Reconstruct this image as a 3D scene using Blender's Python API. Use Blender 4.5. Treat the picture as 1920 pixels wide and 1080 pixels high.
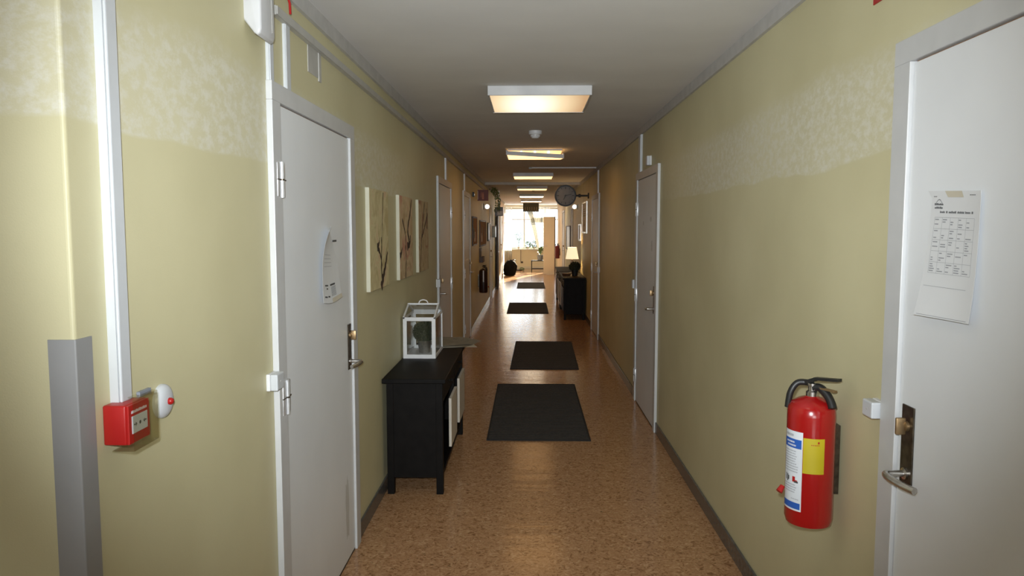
import bpy, bmesh, math, random
from mathutils import Vector, Matrix
random.seed(7)
PI = math.pi
scene = bpy.context.scene
COL = scene.collection
for o in list(bpy.data.objects): bpy.data.objects.remove(o)

# ---------------------------------------------------------------- camera
H_CAM = 1.65; F_PX = 1380.0
th = math.atan((540 - 427) / F_PX)
ps = math.atan((992 - 960) * math.cos(th) / F_PX)
Fv = Vector((-math.sin(ps) * math.cos(th), math.cos(ps) * math.cos(th), -math.sin(th)))
Rv = Vector((math.cos(ps), math.sin(ps), 0)); Uv = Rv.cross(Fv)
cd = bpy.data.cameras.new('camera'); cam = bpy.data.objects.new('camera', cd); COL.objects.link(cam)
m = Matrix((Rv, Uv, -Fv)).transposed().to_4x4(); m.translation = Vector((0, 0, H_CAM))
cam.matrix_world = m
cd.sensor_width = 36; cd.lens = F_PX / 1920 * 36; cd.clip_start = 0.02; cd.clip_end = 200
scene.camera = cam

# ---------------------------------------------------------------- world, sun, large lights, exposure
WORLD_STRENGTH = 6.5
w = bpy.data.worlds.new('sky'); scene.world = w; w.use_nodes = True
bg = w.node_tree.nodes['Background']; bg.inputs['Color'].default_value = (0.90, 0.95, 1.0, 1); bg.inputs['Strength'].default_value = WORLD_STRENGTH

def lamp(name, kind, loc, energy, color, rot=None, **kw):
    ld = bpy.data.lights.new(name, kind); ld.energy = energy; ld.color = color
    for k, v in kw.items(): setattr(ld, k, v)
    o = bpy.data.objects.new(name, ld); COL.objects.link(o); o.location = loc
    if rot is not None: o.rotation_euler = rot
    return o
def aim(o, d): o.rotation_euler = Vector(d).to_track_quat('-Z', 'Y').to_euler()

sun = lamp('sun', 'SUN', (3, 34, 6), 60.0, (1.0, 0.88, 0.70), angle=0.01); aim(sun, (-0.28, -1.0, -0.30))
# the camera's own flash, a hand's breadth above the lens
flash = lamp('flash', 'SPOT', (-0.04, 0.0, H_CAM + 0.09), 440.0, (0.90, 0.96, 1.0), spot_size=math.radians(82), spot_blend=1.0, shadow_soft_size=0.025)
aim(flash, (0.0, 1.0, 0.0))
# added neutral fill light behind the camera, no window is built there
back = lamp('daylight_behind', 'AREA', (-0.3, -6.9, 1.5), 95.0, (0.93, 0.97, 1.0), shape='RECTANGLE', size=2.2, size_y=1.7)
aim(back, (0.1, 1, 0))
portal = lamp('window_portal', 'AREA', (0.2, 29.93, 1.6), 1.0, (1, 1, 1), shape='RECTANGLE', size=2.5, size_y=1.8)
aim(portal, (0, -1, 0)); portal.data.cycles.is_portal = True

vs = scene.view_settings
scene.display_settings.display_device = 'sRGB'
vs.view_transform = 'Standard'; vs.look = 'None'; vs.gamma = 1.0; vs.exposure = 0.0; vs.use_curve_mapping = False

# ---------------------------------------------------------------- materials
def mat(name, color=(.5, .5, .5), rough=.6, metal=0, emit=None, estr=0, spec=.5, noise=None, bump=None, alpha=None, trans=0, coat=0):
    """noise=(scale, amount, detail) value variation; bump=(scale, strength, distance)"""
    m = bpy.data.materials.new(name); m.use_nodes = True
    nt = m.node_tree; b = nt.nodes['Principled BSDF']
    b.inputs['Base Color'].default_value = (*color, 1); b.inputs['Roughness'].default_value = rough
    b.inputs['Metallic'].default_value = metal; b.inputs['Specular IOR Level'].default_value = spec
    b.inputs['Transmission Weight'].default_value = trans; b.inputs['Coat Weight'].default_value = coat
    if emit: b.inputs['Emission Color'].default_value = (*emit, 1); b.inputs['Emission Strength'].default_value = estr
    if alpha is not None: b.inputs['Alpha'].default_value = alpha
    tc = nt.nodes.new('ShaderNodeTexCoord')
    if noise is None and not trans: noise = (6, .12, 3)
    if noise:
        n = nt.nodes.new('ShaderNodeTexNoise'); n.inputs['Scale'].default_value = noise[0]; n.inputs['Detail'].default_value = noise[2]
        nt.links.new(tc.outputs['Object'], n.inputs['Vector'])
        mr = nt.nodes.new('ShaderNodeMapRange'); mr.inputs['From Min'].default_value = .3; mr.inputs['From Max'].default_value = .7
        mr.inputs['To Min'].default_value = 1 - noise[1]; mr.inputs['To Max'].default_value = 1 + noise[1] * .5
        nt.links.new(n.outputs['Fac'], mr.inputs['Value'])
        mx = nt.nodes.new('ShaderNodeVectorMath'); mx.operation = 'SCALE'; mx.inputs[0].default_value = color
        nt.links.new(mr.outputs[0], mx.inputs['Scale']); nt.links.new(mx.outputs[0], b.inputs['Base Color'])
    if bump:
        n2 = nt.nodes.new('ShaderNodeTexNoise'); n2.inputs['Scale'].default_value = bump[0]; n2.inputs['Detail'].default_value = 4
        nt.links.new(tc.outputs['Object'], n2.inputs['Vector'])
        bp = nt.nodes.new('ShaderNodeBump'); bp.inputs['Strength'].default_value = bump[1]; bp.inputs['Distance'].default_value = bump[2]
        nt.links.new(n2.outputs['Fac'], bp.inputs['Height']); nt.links.new(bp.outputs[0], b.inputs['Normal'])
    return m

def N(nt, t, **kw):
    n = nt.nodes.new(t)
    for k, v in kw.items():
        if k in n.inputs: n.inputs[k].default_value = v
        else: setattr(n, k, v)
    return n

def wall_material():
    m = bpy.data.materials.new('painted_wall'); m.use_nodes = True; nt = m.node_tree; b = nt.nodes['Principled BSDF']; L = nt.links.new
    tc = N(nt, 'ShaderNodeTexCoord'); sp = N(nt, 'ShaderNodeSeparateXYZ'); L(tc.outputs['Object'], sp.inputs[0])
    n1 = N(nt, 'ShaderNodeTexNoise'); n1.inputs['Scale'].default_value = 1.3; n1.inputs['Detail'].default_value = 5; L(tc.outputs['Object'], n1.inputs['Vector'])
    cr = N(nt, 'ShaderNodeValToRGB'); cr.color_ramp.elements[0].position = .35; cr.color_ramp.elements[0].color = (.56, .515, .315, 1)
    cr.color_ramp.elements[1].position = .65; cr.color_ramp.elements[1].color = (.63, .585, .37, 1); L(n1.outputs['Fac'], cr.inputs[0])
    # band of worn, whitish filler at head height with ragged flecks
    mp = N(nt, 'ShaderNodeMapping'); mp.inputs['Scale'].default_value = (14, 14, 22); L(tc.outputs['Object'], mp.inputs[0])
    n2 = N(nt, 'ShaderNodeTexNoise'); n2.inputs['Scale'].default_value = 1.6; n2.inputs['Detail'].default_value = 8; n2.inputs['Roughness'].default_value = .72; L(mp.outputs[0], n2.inputs['Vector'])
    n3 = N(nt, 'ShaderNodeTexNoise'); n3.inputs['Scale'].default_value = 1.7; n3.inputs['Detail'].default_value = 2; L(tc.outputs['Object'], n3.inputs['Vector'])
    zb = N(nt, 'ShaderNodeMath', operation='MULTIPLY_ADD'); L(n3.outputs['Fac'], zb.inputs[0]); zb.inputs[1].default_value = .10; L(sp.outputs['Z'], zb.inputs[2])
    lo = N(nt, 'ShaderNodeMapRange'); lo.inputs['From Min'].default_value = 1.905; lo.inputs['From Max'].default_value = 1.915; L(zb.outputs[0], lo.inputs['Value'])
    hi = N(nt, 'ShaderNodeMapRange'); hi.inputs['From Min'].default_value = 2.24; hi.inputs['From Max'].default_value = 2.16; L(zb.outputs[0], hi.inputs['Value'])
    # the worn band ends beyond the first doors
    yf = N(nt, 'ShaderNodeMapRange'); yf.inputs['From Min'].default_value = 6.0; yf.inputs['From Max'].default_value = 4.6; L(sp.outputs['Y'], yf.inputs['Value'])
    fl = N(nt, 'ShaderNodeMapRange'); fl.inputs['From Min'].default_value = .44; fl.inputs['From Max'].default_value = .60; L(n2.outputs['Fac'], fl.inputs['Value'])
    base = N(nt, 'ShaderNodeMath', operation='MULTIPLY_ADD'); L(fl.outputs[0], base.inputs[0]); base.inputs[1].default_value = .55; base.inputs[2].default_value = .22
    a = N(nt, 'ShaderNodeMath', operation='MULTIPLY'); L(lo.outputs[0], a.inputs[0]); L(hi.outputs[0], a.inputs[1])
    c = N(nt, 'ShaderNodeMath', operation='MULTIPLY'); L(a.outputs[0], c.inputs[0]); L(base.outputs[0], c.inputs[1])
    d = N(nt, 'ShaderNodeMath', operation='MULTIPLY'); L(c.outputs[0], d.inputs[0]); L(yf.outputs[0], d.inputs[1])
    mx = N(nt, 'ShaderNodeMix', data_type='RGBA'); L(d.outputs[0], mx.inputs[0]); L(cr.outputs[0], mx.inputs[6]); mx.inputs[7].default_value = (.70, .68, .58, 1)
    L(mx.outputs[2], b.inputs['Base Color'])
    b.inputs['Roughness'].default_value = .5; b.inputs['Specular IOR Level'].default_value = .35
    wv = N(nt, 'ShaderNodeTexNoise'); wv.inputs['Scale'].default_value = 260; wv.inputs['Detail'].default_value = 2; L(tc.outputs['Object'], wv.inputs['Vector'])
    wl = N(nt, 'ShaderNodeTexNoise'); wl.inputs['Scale'].default_value = 3; wl.inputs['Detail'].default_value = 2; L(tc.outputs['Object'], wl.inputs['Vector'])
    bp = N(nt, 'ShaderNodeBump'); bp.inputs['Strength'].default_value = .25; bp.inputs['Distance'].default_value = .001; L(wv.outputs['Fac'], bp.inputs['Height'])
    b2 = N(nt, 'ShaderNodeBump'); b2.inputs['Strength'].default_value = .25; b2.inputs['Distance'].default_value = .01; L(wl.outputs['Fac'], b2.inputs['Height']); L(bp.outputs[0], b2.inputs['Normal'])
    L(b2.outputs[0], b.inputs['Normal'])
    return m

def floor_material():
    m = bpy.data.materials.new('marbled_linoleum'); m.use_nodes = True; nt = m.node_tree; b = nt.nodes['Principled BSDF']; L = nt.links.new
    tc = N(nt, 'ShaderNodeTexCoord')
    n1 = N(nt, 'ShaderNodeTexNoise'); n1.inputs['Scale'].default_value = 36; n1.inputs['Detail'].default_value = 5; n1.inputs['Distortion'].default_value = 1.6; L(tc.outputs['Object'], n1.inputs['Vector'])
    cr = N(nt, 'ShaderNodeValToRGB'); e = cr.color_ramp.elements
    e[0].position = .34; e[0].color = (.24, .12, .055, 1); e[1].position = .70; e[1].color = (.58, .37, .21, 1)
    x = e.new(.43); x.color = (.40, .215, .105, 1); x = e.new(.57); x.color = (.47, .265, .135, 1); L(n1.outputs['Fac'], cr.inputs[0])
    mp = N(nt, 'ShaderNodeMapping'); mp.inputs['Scale'].default_value = (30, 60, 1); mp.inputs['Rotation'].default_value = (0, 0, .4); L(tc.outputs['Object'], mp.inputs[0])
    n2 = N(nt, 'ShaderNodeTexNoise'); n2.inputs['Scale'].default_value = 1.0; n2.inputs['Detail'].default_value = 3; n2.inputs['Distortion'].default_value = 2; L(mp.outputs[0], n2.inputs['Vector'])
    f1 = N(nt, 'ShaderNodeMapRange'); f1.inputs['From Min'].default_value = .66; f1.inputs['From Max'].default_value = .71; L(n2.outputs['Fac'], f1.inputs['Value'])
    mx = N(nt, 'ShaderNodeMix', data_type='RGBA'); L(f1.outputs[0], mx.inputs[0]); L(cr.outputs[0], mx.inputs[6]); mx.inputs[7].default_value = (.11, .085, .045, 1)
    f2 = N(nt, 'ShaderNodeMapRange'); f2.inputs['From Min'].default_value = .34; f2.inputs['From Max'].default_value = .30; L(n2.outputs['Fac'], f2.inputs['Value'])
    mx2 = N(nt, 'ShaderNodeMix', data_type='RGBA'); L(f2.outputs[0], mx2.inputs[0]); L(mx.outputs[2], mx2.inputs[6]); mx2.inputs[7].default_value = (.56, .37, .21, 1)
    L(mx2.outputs[2], b.inputs['Base Color'])
    b.inputs['Roughness'].default_value = .17; b.inputs['Specular IOR Level'].default_value = .22
    m2 = N(nt, 'ShaderNodeMapping'); m2.inputs['Scale'].default_value = (.8, 4.5, 1); L(tc.outputs['Object'], m2.inputs[0])
    w1 = N(nt, 'ShaderNodeTexNoise'); w1.inputs['Scale'].default_value = 2.0; w1.inputs['Detail'].default_value = 3; L(m2.outputs[0], w1.inputs['Vector'])
    bp = N(nt, 'ShaderNodeBump'); bp.inputs['Strength'].default_value = .7; bp.inputs['Distance'].default_value = .004; L(w1.outputs['Fac'], bp.inputs['Height'])
    L(bp.outputs[0], b.inputs['Normal'])
    return m

def diffuser_material(name, strength, lo=.35):
    """lit prismatic cover: bright over the tube, dimmer at the ends"""
    m = bpy.data.materials.new(name); m.use_nodes = True; nt = m.node_tree; b = nt.nodes['Principled BSDF']; L = nt.links.new
    tc = N(nt, 'ShaderNodeTexCoord')
    mp = N(nt, 'ShaderNodeMapping'); mp.inputs['Location'].default_value = (.16, -.05, 0); mp.inputs['Scale'].default_value = (2.7, .9, 1); L(tc.outputs['Object'], mp.inputs[0])
    g = N(nt, 'ShaderNodeTexGradient', gradient_type='SPHERICAL'); L(mp.outputs[0], g.inputs[0])
    cr = N(nt, 'ShaderNodeValToRGB'); e = cr.color_ramp.elements
    e[0].position = 0; e[0].color = (.46, .28, .14, 1); e[1].position = .75; e[1].color = (1.0, .92, .76, 1); x = e.new(.4); x.color = (.80, .62, .38, 1); L(g.outputs['Fac'], cr.inputs[0])
    L(cr.outputs[0], b.inputs['Emission Color']); b.inputs['Emission Strength'].default_value = strength
    b.inputs['Base Color'].default_value = (.3, .28, .24, 1); b.inputs['Roughness'].default_value = .4
    return m

M = {}
M['wall'] = wall_material()
M['floor'] = floor_material()
M['ceiling'] = mat('ceiling_paint', (.69, .68, .66), .8, noise=(2.5, .05, 5), bump=(90, .15, .002))
M['lounge_wall'] = mat('lounge_wall_paint', (.72, .62, .45), .7, noise=(2, .05, 3))
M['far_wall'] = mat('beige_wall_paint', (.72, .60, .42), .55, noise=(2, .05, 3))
M['trim'] = mat('grey_white_trim', (.50, .49, .475), .5, noise=(14, .10, 3))
M['duct_grey'] = mat('aged_grey_plastic', (.46, .45, .42), .5, noise=(10, .10, 3))
M['base'] = mat('grey_linoleum_skirting', (.105, .10, .095), .27, noise=(40, .25, 3))
M['door'] = mat('grey_white_door_paint', (.77, .79, .81), .42, noise=(1.7, .06, 6))
M['frame'] = mat('grey_white_frame_paint', (.57, .575, .575), .38, noise=(9, .05, 3))
M['gap'] = mat('bare_wood_edge', (.33, .17, .07), .7, noise=(30, .3, 3))
M['white'] = mat('white_plastic', (.57, .59, .61), .35, noise=(20, .03, 2))
M['white2'] = mat('white_lacquer', (.72, .72, .72), .4, noise=(20, .05, 2))
M['guard'] = mat('grey_plastic_guard', (.29, .29, .29), .45, noise=(8, .06, 3), bump=(300, .1, .0005))
M['red'] = mat('red_plastic', (.40, .010, .009), .35, noise=(9, .10, 2))
M['redpaint'] = mat('red_enamel', (.33, .006, .006), .22, noise=(9, .05, 2), coat=.4)
M['palered'] = mat('faded_red_print', (.42, .17, .11), .6)
M['deepred'] = mat('deep_red_enamel', (.16, .010, .012), .4)
M['darkred'] = mat('blackish_red_enamel', (.022, .006, .004), .3)  # red enamel with the dim corridor's shade put into its colour
M['signdark'] = mat('dark_red_sign', (.13, .020, .012), .5)
M['black'] = mat('black_rubber', (.012, .012, .012), .45, noise=(30, .2, 2))
M['blackwood'] = mat('black_stained_wood', (.006, .005, .0045), .55, spec=.12, noise=(18, .35, 4))
M['cream'] = mat('cream_panel', (.62, .56, .47), .6, noise=(12, .06, 3))
M['steel'] = mat('brushed_steel', (.62, .60, .57), .28, metal=1, noise=(60, .15, 2))
M['zinc'] = mat('zinc_hinge', (.72, .73, .75), .35, metal=.6, noise=(40, .12, 2))
M['bronze'] = mat('dark_bronze_plate', (.085, .068, .048), .32, metal=.7, noise=(50, .5, 3))
M['brass'] = mat('brass', (.34, .23, .12), .42, metal=.8, noise=(40, .2, 2))
M['paper'] = mat('paper', (.70, .71, .72), .7, noise=(5, .03, 2))
M['ink'] = mat('black_print', (.06, .06, .06), .8)
M['greyink'] = mat('grey_print', (.34, .35, .37), .8)
M['tape'] = mat('yellowed_tape', (.60, .55, .44), .5)
M['blueprint'] = mat('blue_print', (.02, .10, .42), .5)
M['yellow'] = mat('yellow_label', (.50, .40, .01), .45)
M['label'] = mat('white_label', (.68, .71, .74), .45)
def thin_glass(name, tint, refl):
    m = bpy.data.materials.new(name); m.use_nodes = True; nt = m.node_tree; L = nt.links.new
    nt.nodes.remove(nt.nodes['Principled BSDF']); out = [n for n in nt.nodes if n.type == 'OUTPUT_MATERIAL'][0]
    t = N(nt, 'ShaderNodeBsdfTransparent'); t.inputs[0].default_value = (*tint, 1); g = N(nt, 'ShaderNodeBsdfGlossy'); g.inputs['Roughness'].default_value = .03
    lw = N(nt, 'ShaderNodeLayerWeight'); pw = N(nt, 'ShaderNodeMath', operation='POWER'); pw.inputs[1].default_value = 4.0; L(lw.outputs['Facing'], pw.inputs[0])
    f = N(nt, 'ShaderNodeMath', operation='MULTIPLY_ADD'); f.inputs[1].default_value = .8; f.inputs[2].default_value = refl; L(pw.outputs[0], f.inputs[0]); mx = N(nt, 'ShaderNodeMixShader')
    L(f.outputs[0], mx.inputs[0]); L(t.outputs[0], mx.inputs[1]); L(g.outputs[0], mx.inputs[2]); L(mx.outputs[0], out.inputs[0])
    return m
M['glass'] = thin_glass('clear_glass', (.96, .97, .97), .05)
M['clear'] = thin_glass('clear_plastic', (.93, .92, .86), .05)
M['mat'] = mat('charcoal_ribbed_mat', (.046, .042, .039), .92, noise=(60, .35, 3), bump=(120, .6, .003))
M['mat_edge'] = mat('black_mat_binding', (.016, .015, .015), .85)
M['foliage'] = mat('dark_foliage', (.035, .045, .022), .7, noise=(60, .4, 3))
M['leaf'] = mat('green_leaves', (.13, .20, .06), .5, noise=(30, .3, 3))
M['cork'] = mat('cork_board', (.30, .14, .045), .85, noise=(50, .3, 4))
M['olive'] = mat('dark_olive_metal', (.05, .045, .02), .6)
M['stoolblack'] = mat('black_painted_wood', (.012, .010, .009), .95, spec=.02)
M['leafpaint'] = mat('cream_door_paint', (.82, .74, .58), .5, noise=(3, .04, 3))
M['diff_end'] = mat('lit_cover_warm', (.3, .28, .24), .4, emit=(1.0, .80, .55), estr=11.0)
M['wood'] = mat('dark_wood', (.06, .03, .015), .5, noise=(20, .3, 4))
M['bag'] = mat('black_sack_plastic', (.004, .0038, .0035), .8, spec=.15, noise=(12, .2, 3), bump=(16, .7, .03))
M['clock_face'] = mat('clock_dial', (.22, .22, .215), .5, noise=(5, .25, 3))
M['bluegrey'] = mat('blue_grey_plastic', (.22, .24, .28), .35)
M['canvas_edge'] = mat('white_canvas_edge', (.60, .585, .47), .7)
M['brown_paint'] = mat('brown_branch_paint', (.055, .028, .018), .7, noise=(40, .4, 3))
M['basket'] = mat('brown_basket', (.20, .09, .04), .8, noise=(50, .4, 2))
M['house'] = mat('pale_render', (.30, .33, .37), .9, noise=(.6, .1, 3))
M['snow'] = mat('snowy_ground', (.8, .82, .85), .9, noise=(.5, .05, 3))
M['diff_near'] = diffuser_material('lit_cover', 1.25)
M['diff_far'] = mat('lit_cover_bright', (.3, .28, .24), .4, emit=(1.0, .52, .18), estr=3.1)
M['tube'] = mat('lit_tube', (.5, .5, .5), .4, emit=(1.0, .80, .50), estr=3.0)
M['globe'] = mat('lit_globe', (.6, .6, .6), .3, emit=(1.0, .95, .85), estr=1.6)
M['shade'] = mat('lit_lampshade', (.6, .52, .38), .8, emit=(1.0, .80, .50), estr=1.0, noise=(8, .05, 2))
M['fixture'] = mat('fixture_enamel', (.58, .58, .585), .4)

def curtain_material():
    m = bpy.data.materials.new('sheer_curtain'); m.use_nodes = True; nt = m.node_tree; L = nt.links.new
    for n in list(nt.nodes):
        if n.type == 'BSDF_PRINCIPLED': nt.nodes.remove(n)
    out = [n for n in nt.nodes if n.type == 'OUTPUT_MATERIAL'][0]
    t = N(nt, 'ShaderNodeBsdfTransparent'); d = N(nt, 'ShaderNodeBsdfTranslucent'); d.inputs[0].default_value = (.62, .58, .50, 1)
    f = N(nt, 'ShaderNodeBsdfDiffuse'); f.inputs[0].default_value = (.5, .47, .4, 1)
    a = N(nt, 'ShaderNodeMixShader'); a.inputs[0].default_value = .4; L(d.outputs[0], a.inputs[1]); L(f.outputs[0], a.inputs[2])
    b = N(nt, 'ShaderNodeMixShader'); b.inputs[0].default_value = .62; L(t.outputs[0], b.inputs[1]); L(a.outputs[0], b.inputs[2]); L(b.outputs[0], out.inputs[0])
    return m
M['curtain'] = curtain_material()

def canvas_material(seed, c0, c1, c2):
    m = bpy.data.materials.new('painted_canvas'); m.use_nodes = True; nt = m.node_tree; b = nt.nodes['Principled BSDF']; L = nt.links.new
    tc = N(nt, 'ShaderNodeTexCoord'); mp = N(nt, 'ShaderNodeMapping'); mp.inputs['Location'].default_value = (seed, seed * 2, 0); L(tc.outputs['Object'], mp.inputs[0])
    n = N(nt, 'ShaderNodeTexNoise'); n.inputs['Scale'].default_value = 7; n.inputs['Detail'].default_value = 6; n.inputs['Distortion'].default_value = 1; L(mp.outputs[0], n.inputs['Vector'])
    cr = N(nt, 'ShaderNodeValToRGB'); e = cr.color_ramp.elements; c0, c1, c2 = [tuple(min(.8, v * 1.3) for v in c) for c in (c0, c1, c2)]; e[0].position = .36; e[0].color = (*c0, 1); e[1].position = .66; e[1].color = (*c2, 1)
    x = e.new(.5); x.color = (*c1, 1); L(n.outputs['Fac'], cr.inputs[0]); L(cr.outputs[0], b.inputs['Base Color']); b.inputs['Roughness'].default_value = .75
    return m

# ---------------------------------------------------------------- mesh helpers
def nb(): return bmesh.new()
def add_box(bm, x0, x1, y0, y1, z0, z1, bev=0, seg=2):
    x0, x1 = sorted((x0, x1)); y0, y1 = sorted((y0, y1)); z0, z1 = sorted((z0, z1))
    vs_ = [bm.verts.new((x, y, z)) for z in (z0, z1) for y in (y0, y1) for x in (x0, x1)]
    fs = [(0, 2, 3, 1), (4, 5, 7, 6), (0, 1, 5, 4), (2, 6, 7, 3), (0, 4, 6, 2), (1, 3, 7, 5)]
    faces = [bm.faces.new([vs_[i] for i in f]) for f in fs]
    if bev:
        ed = set(e for f in faces for e in f.edges)
        bmesh.ops.bevel(bm, geom=list(ed), offset=bev, segments=seg, profile=.5, affect='EDGES')
def add_lathe(bm, prof, c=(0, 0, 0), axis='Z', n=32, a0=0, a1=2 * PI, caps=True):
    """prof = [(r, h), ...] spun round the axis through c"""
    full = abs(a1 - a0 - 2 * PI) < 1e-6
    rings = []
    for r, h in prof:
        ring = []
        for i in range(n if full else n + 1):
            a = a0 + (a1 - a0) * i / n
            p = (r * math.cos(a), r * math.sin(a), h)
            if axis == 'X': p = (p[2], p[0], p[1])
            elif axis == 'Y': p = (p[0], p[2], p[1])
            ring.append(bm.verts.new((p[0] + c[0], p[1] + c[1], p[2] + c[2])))
        rings.append(ring)
    k = len(rings[0])
    for a, b in zip(rings, rings[1:]):
        for i in range(k if full else k - 1):
            j = (i + 1) % k
            bm.faces.new((a[i], a[j], b[j], b[i]))
    if full and caps:
        for ring, (r, h) in ((rings[0], prof[0]), (rings[-1], prof[-1])):
            if r > 1e-5: bm.faces.new(ring if ring is rings[-1] else ring[::-1])
def add_tube(bm, pts, r, n=10, taper=None):
    pts = [Vector(p) for p in pts]; rings = []
    for i, p in enumerate(pts):
        d = (pts[min(i + 1, len(pts) - 1)] - pts[max(i - 1, 0)]).normalized()
        q = d.to_track_quat('Z', 'X'); rr = r[i] if isinstance(r, (list, tuple)) else r
        rings.append([bm.verts.new(p + q @ Vector((rr * math.cos(2 * PI * k / n), rr * math.sin(2 * PI * k / n), 0))) for k in range(n)])
    for a, b in zip(rings, rings[1:]):
        for k in range(n): bm.faces.new((a[k], a[(k + 1) % n], b[(k + 1) % n], b[k]))
    bm.faces.new(rings[0][::-1]); bm.faces.new(rings[-1])
def add_prism(bm, poly, y0, y1):
    """poly in (x, z), extruded along y"""
    a = [bm.verts.new((x, y0, z)) for x, z in poly]; b = [bm.verts.new((x, y1, z)) for x, z in poly]
    n = len(poly)
    bm.faces.new(a); bm.faces.new(b[::-1])
    for i in range(n): bm.faces.new((a[i], b[i], b[(i + 1) % n], a[(i + 1) % n]))
def smooth_curve(pts, k=6):
    out = []; P = [Vector(p) for p in pts]
    P = [P[0] * 2 - P[1]] + P + [P[-1] * 2 - P[-2]]
    for i in range(1, len(P) - 2):
        for j in range(k):
            t = j / k; a, b, c, d = P[i - 1], P[i], P[i + 1], P[i + 2]
            out.append(.5 * ((2 * b) + (c - a) * t + (2 * a - 5 * b + 4 * c - d) * t * t + (-a + 3 * b - 3 * c + d) * t ** 3))
    out.append(P[-2]); return out
def obj(name, bm, m_, parent=None, smooth=False, label=None, kind=None):
    bmesh.ops.recalc_face_normals(bm, faces=bm.faces)
    me = bpy.data.meshes.new(name); bm.to_mesh(me); bm.free(); me.materials.append(M[m_] if isinstance(m_, str) else m_)
    if smooth:
        for p in me.polygons: p.use_smooth = True
        me.set_sharp_from_angle(angle=math.radians(smooth if smooth is not True else 40))
    o = bpy.data.objects.new(name, me); COL.objects.link(o)
    if parent: o.parent = parent
    if label: o['label'] = label
    if kind: o['kind'] = kind
    return o
def bx(name, m_, parent, *a, bev=0, label=None, kind=None):
    b = nb(); add_box(b, *a, bev=bev); return obj(name, b, m_, parent, label=label, kind=kind)
def thing(name, label, cat, loc=(0, 0, 0), group=None, rotz=0, kind=None):
    o = bpy.data.objects.new(name, None); COL.objects.link(o); o.location = loc; o.rotation_euler.z = rotz
    o.empty_display_size = .05
    if label: o['label'] = label
    if cat: o['category'] = cat
    if group: o['group'] = group
    if kind: o['kind'] = kind
    return o
def tag(o, label, cat=None, group=None, kind=None):
    o['label'] = label
    if cat: o['category'] = cat
    if group: o['group'] = group
    if kind: o['kind'] = kind
    return o

XL, XR, ZC = -0.903, 1.03, 2.56          # the corridor's walls and ceiling
Y_CORNER = 1.43; Y_END = 27.0; Y_BACK = 29.8
def WX(s): return XL if s < 0 else XR     # s = -1 left wall, +1 right wall; d = distance off the wall

# ---------------------------------------------------------------- setting
def struct(name, bm, m_, label): return tag(obj(name, bm, m_), label, kind='structure')
b = nb(); add_box(b, -3.2, 3.2, -7.3, 30.0, -.12, 0); struct('floor', b, 'floor', 'glossy brown marbled linoleum floor')
b = nb(); add_box(b, -3.2, 3.2, -7.3, 30.0, ZC, ZC + .12); struct('ceiling', b, 'ceiling', 'plain off-white painted corridor ceiling')
b = nb(); add_box(b, XL - .14, XL, Y_CORNER, 20.9, 0, ZC)
ed = [e for e in b.edges if all(abs(v.co.y - Y_CORNER) < 1e-5 and abs(v.co.x - XL) < 1e-5 for v in e.verts)]
bmesh.ops.bevel(b, geom=ed, offset=.008, segments=4, profile=.5, affect='EDGES')
struct('wall_left', b, 'wall', 'pale yellow painted left wall of the corridor')
b = nb(); add_box(b, XR, XR + .14, -7.1, 20.9, 0, ZC); struct('wall_right', b, 'wall', 'pale yellow painted right wall of the corridor')
b = nb(); add_box(b, -3.1, XL - .14, Y_CORNER, Y_CORNER + .14, 0, ZC); struct('wall_near_left', b, 'wall', 'pale yellow wall turning away at the near left corner')
b = nb(); add_box(b, XL - .14, XL, 20.9, Y_END, 0, ZC); struct('wall_far_left', b, 'far_wall', 'sunlit cream left wall at the far end of the corridor')
b = nb(); add_box(b, XR, XR + .14, 20.9, Y_END, 0, ZC); struct('wall_far_right', b, 'far_wall', 'sunlit cream right wall at the far end of the corridor')
b = nb(); add_box(b, -3.1, XR + .1, -7.2, -7.1, 0, ZC); struct('wall_behind', b, 'wall', 'wall behind the camera')
b = nb(); add_box(b, -3.2, -3.1, -7.1, Y_CORNER + .1, 0, ZC); struct('wall_side', b, 'wall', 'side wall of the hall by the camera')
# lounge
WX0, WX1, WZ0, WZ1 = -1.0, 1.45, .80, 2.44
b = nb()
add_box(b, -3.1, WX0, Y_BACK, Y_BACK + .2, 0, ZC); add_box(b, WX1, 3.1, Y_BACK, Y_BACK + .2, 0, ZC)
add_box(b, WX0, WX1, Y_BACK, Y_BACK + .2, 0, WZ0); add_box(b, WX0, WX1, Y_BACK, Y_BACK + .2, WZ1, ZC)
struct('wall_back', b, 'lounge_wall', 'beige wall under and around the big window at the far end')
b = nb(); add_box(b, -3.2, -3.1, Y_END, Y_BACK + .2, 0, ZC); struct('wall_lounge_left', b, 'lounge_wall', 'left wall of the far lounge')
b = nb(); add_box(b, 3.1, 3.2, Y_END, Y_BACK + .2, 0, ZC); struct('wall_lounge_right', b, 'lounge_wall', 'right wall of the far lounge')
b = nb(); add_box(b, -3.1, XL - .14, Y_END - .14, Y_END, 0, ZC); struct('wall_lounge_front_left', b, 'lounge_wall', 'wall beside the corridor mouth, left side')
b = nb(); add_box(b, XR + .14, 3.1, Y_END - .14, Y_END, 0, ZC); struct('wall_lounge_front_right', b, 'lounge_wall', 'wall beside the corridor mouth, right side')
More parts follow.
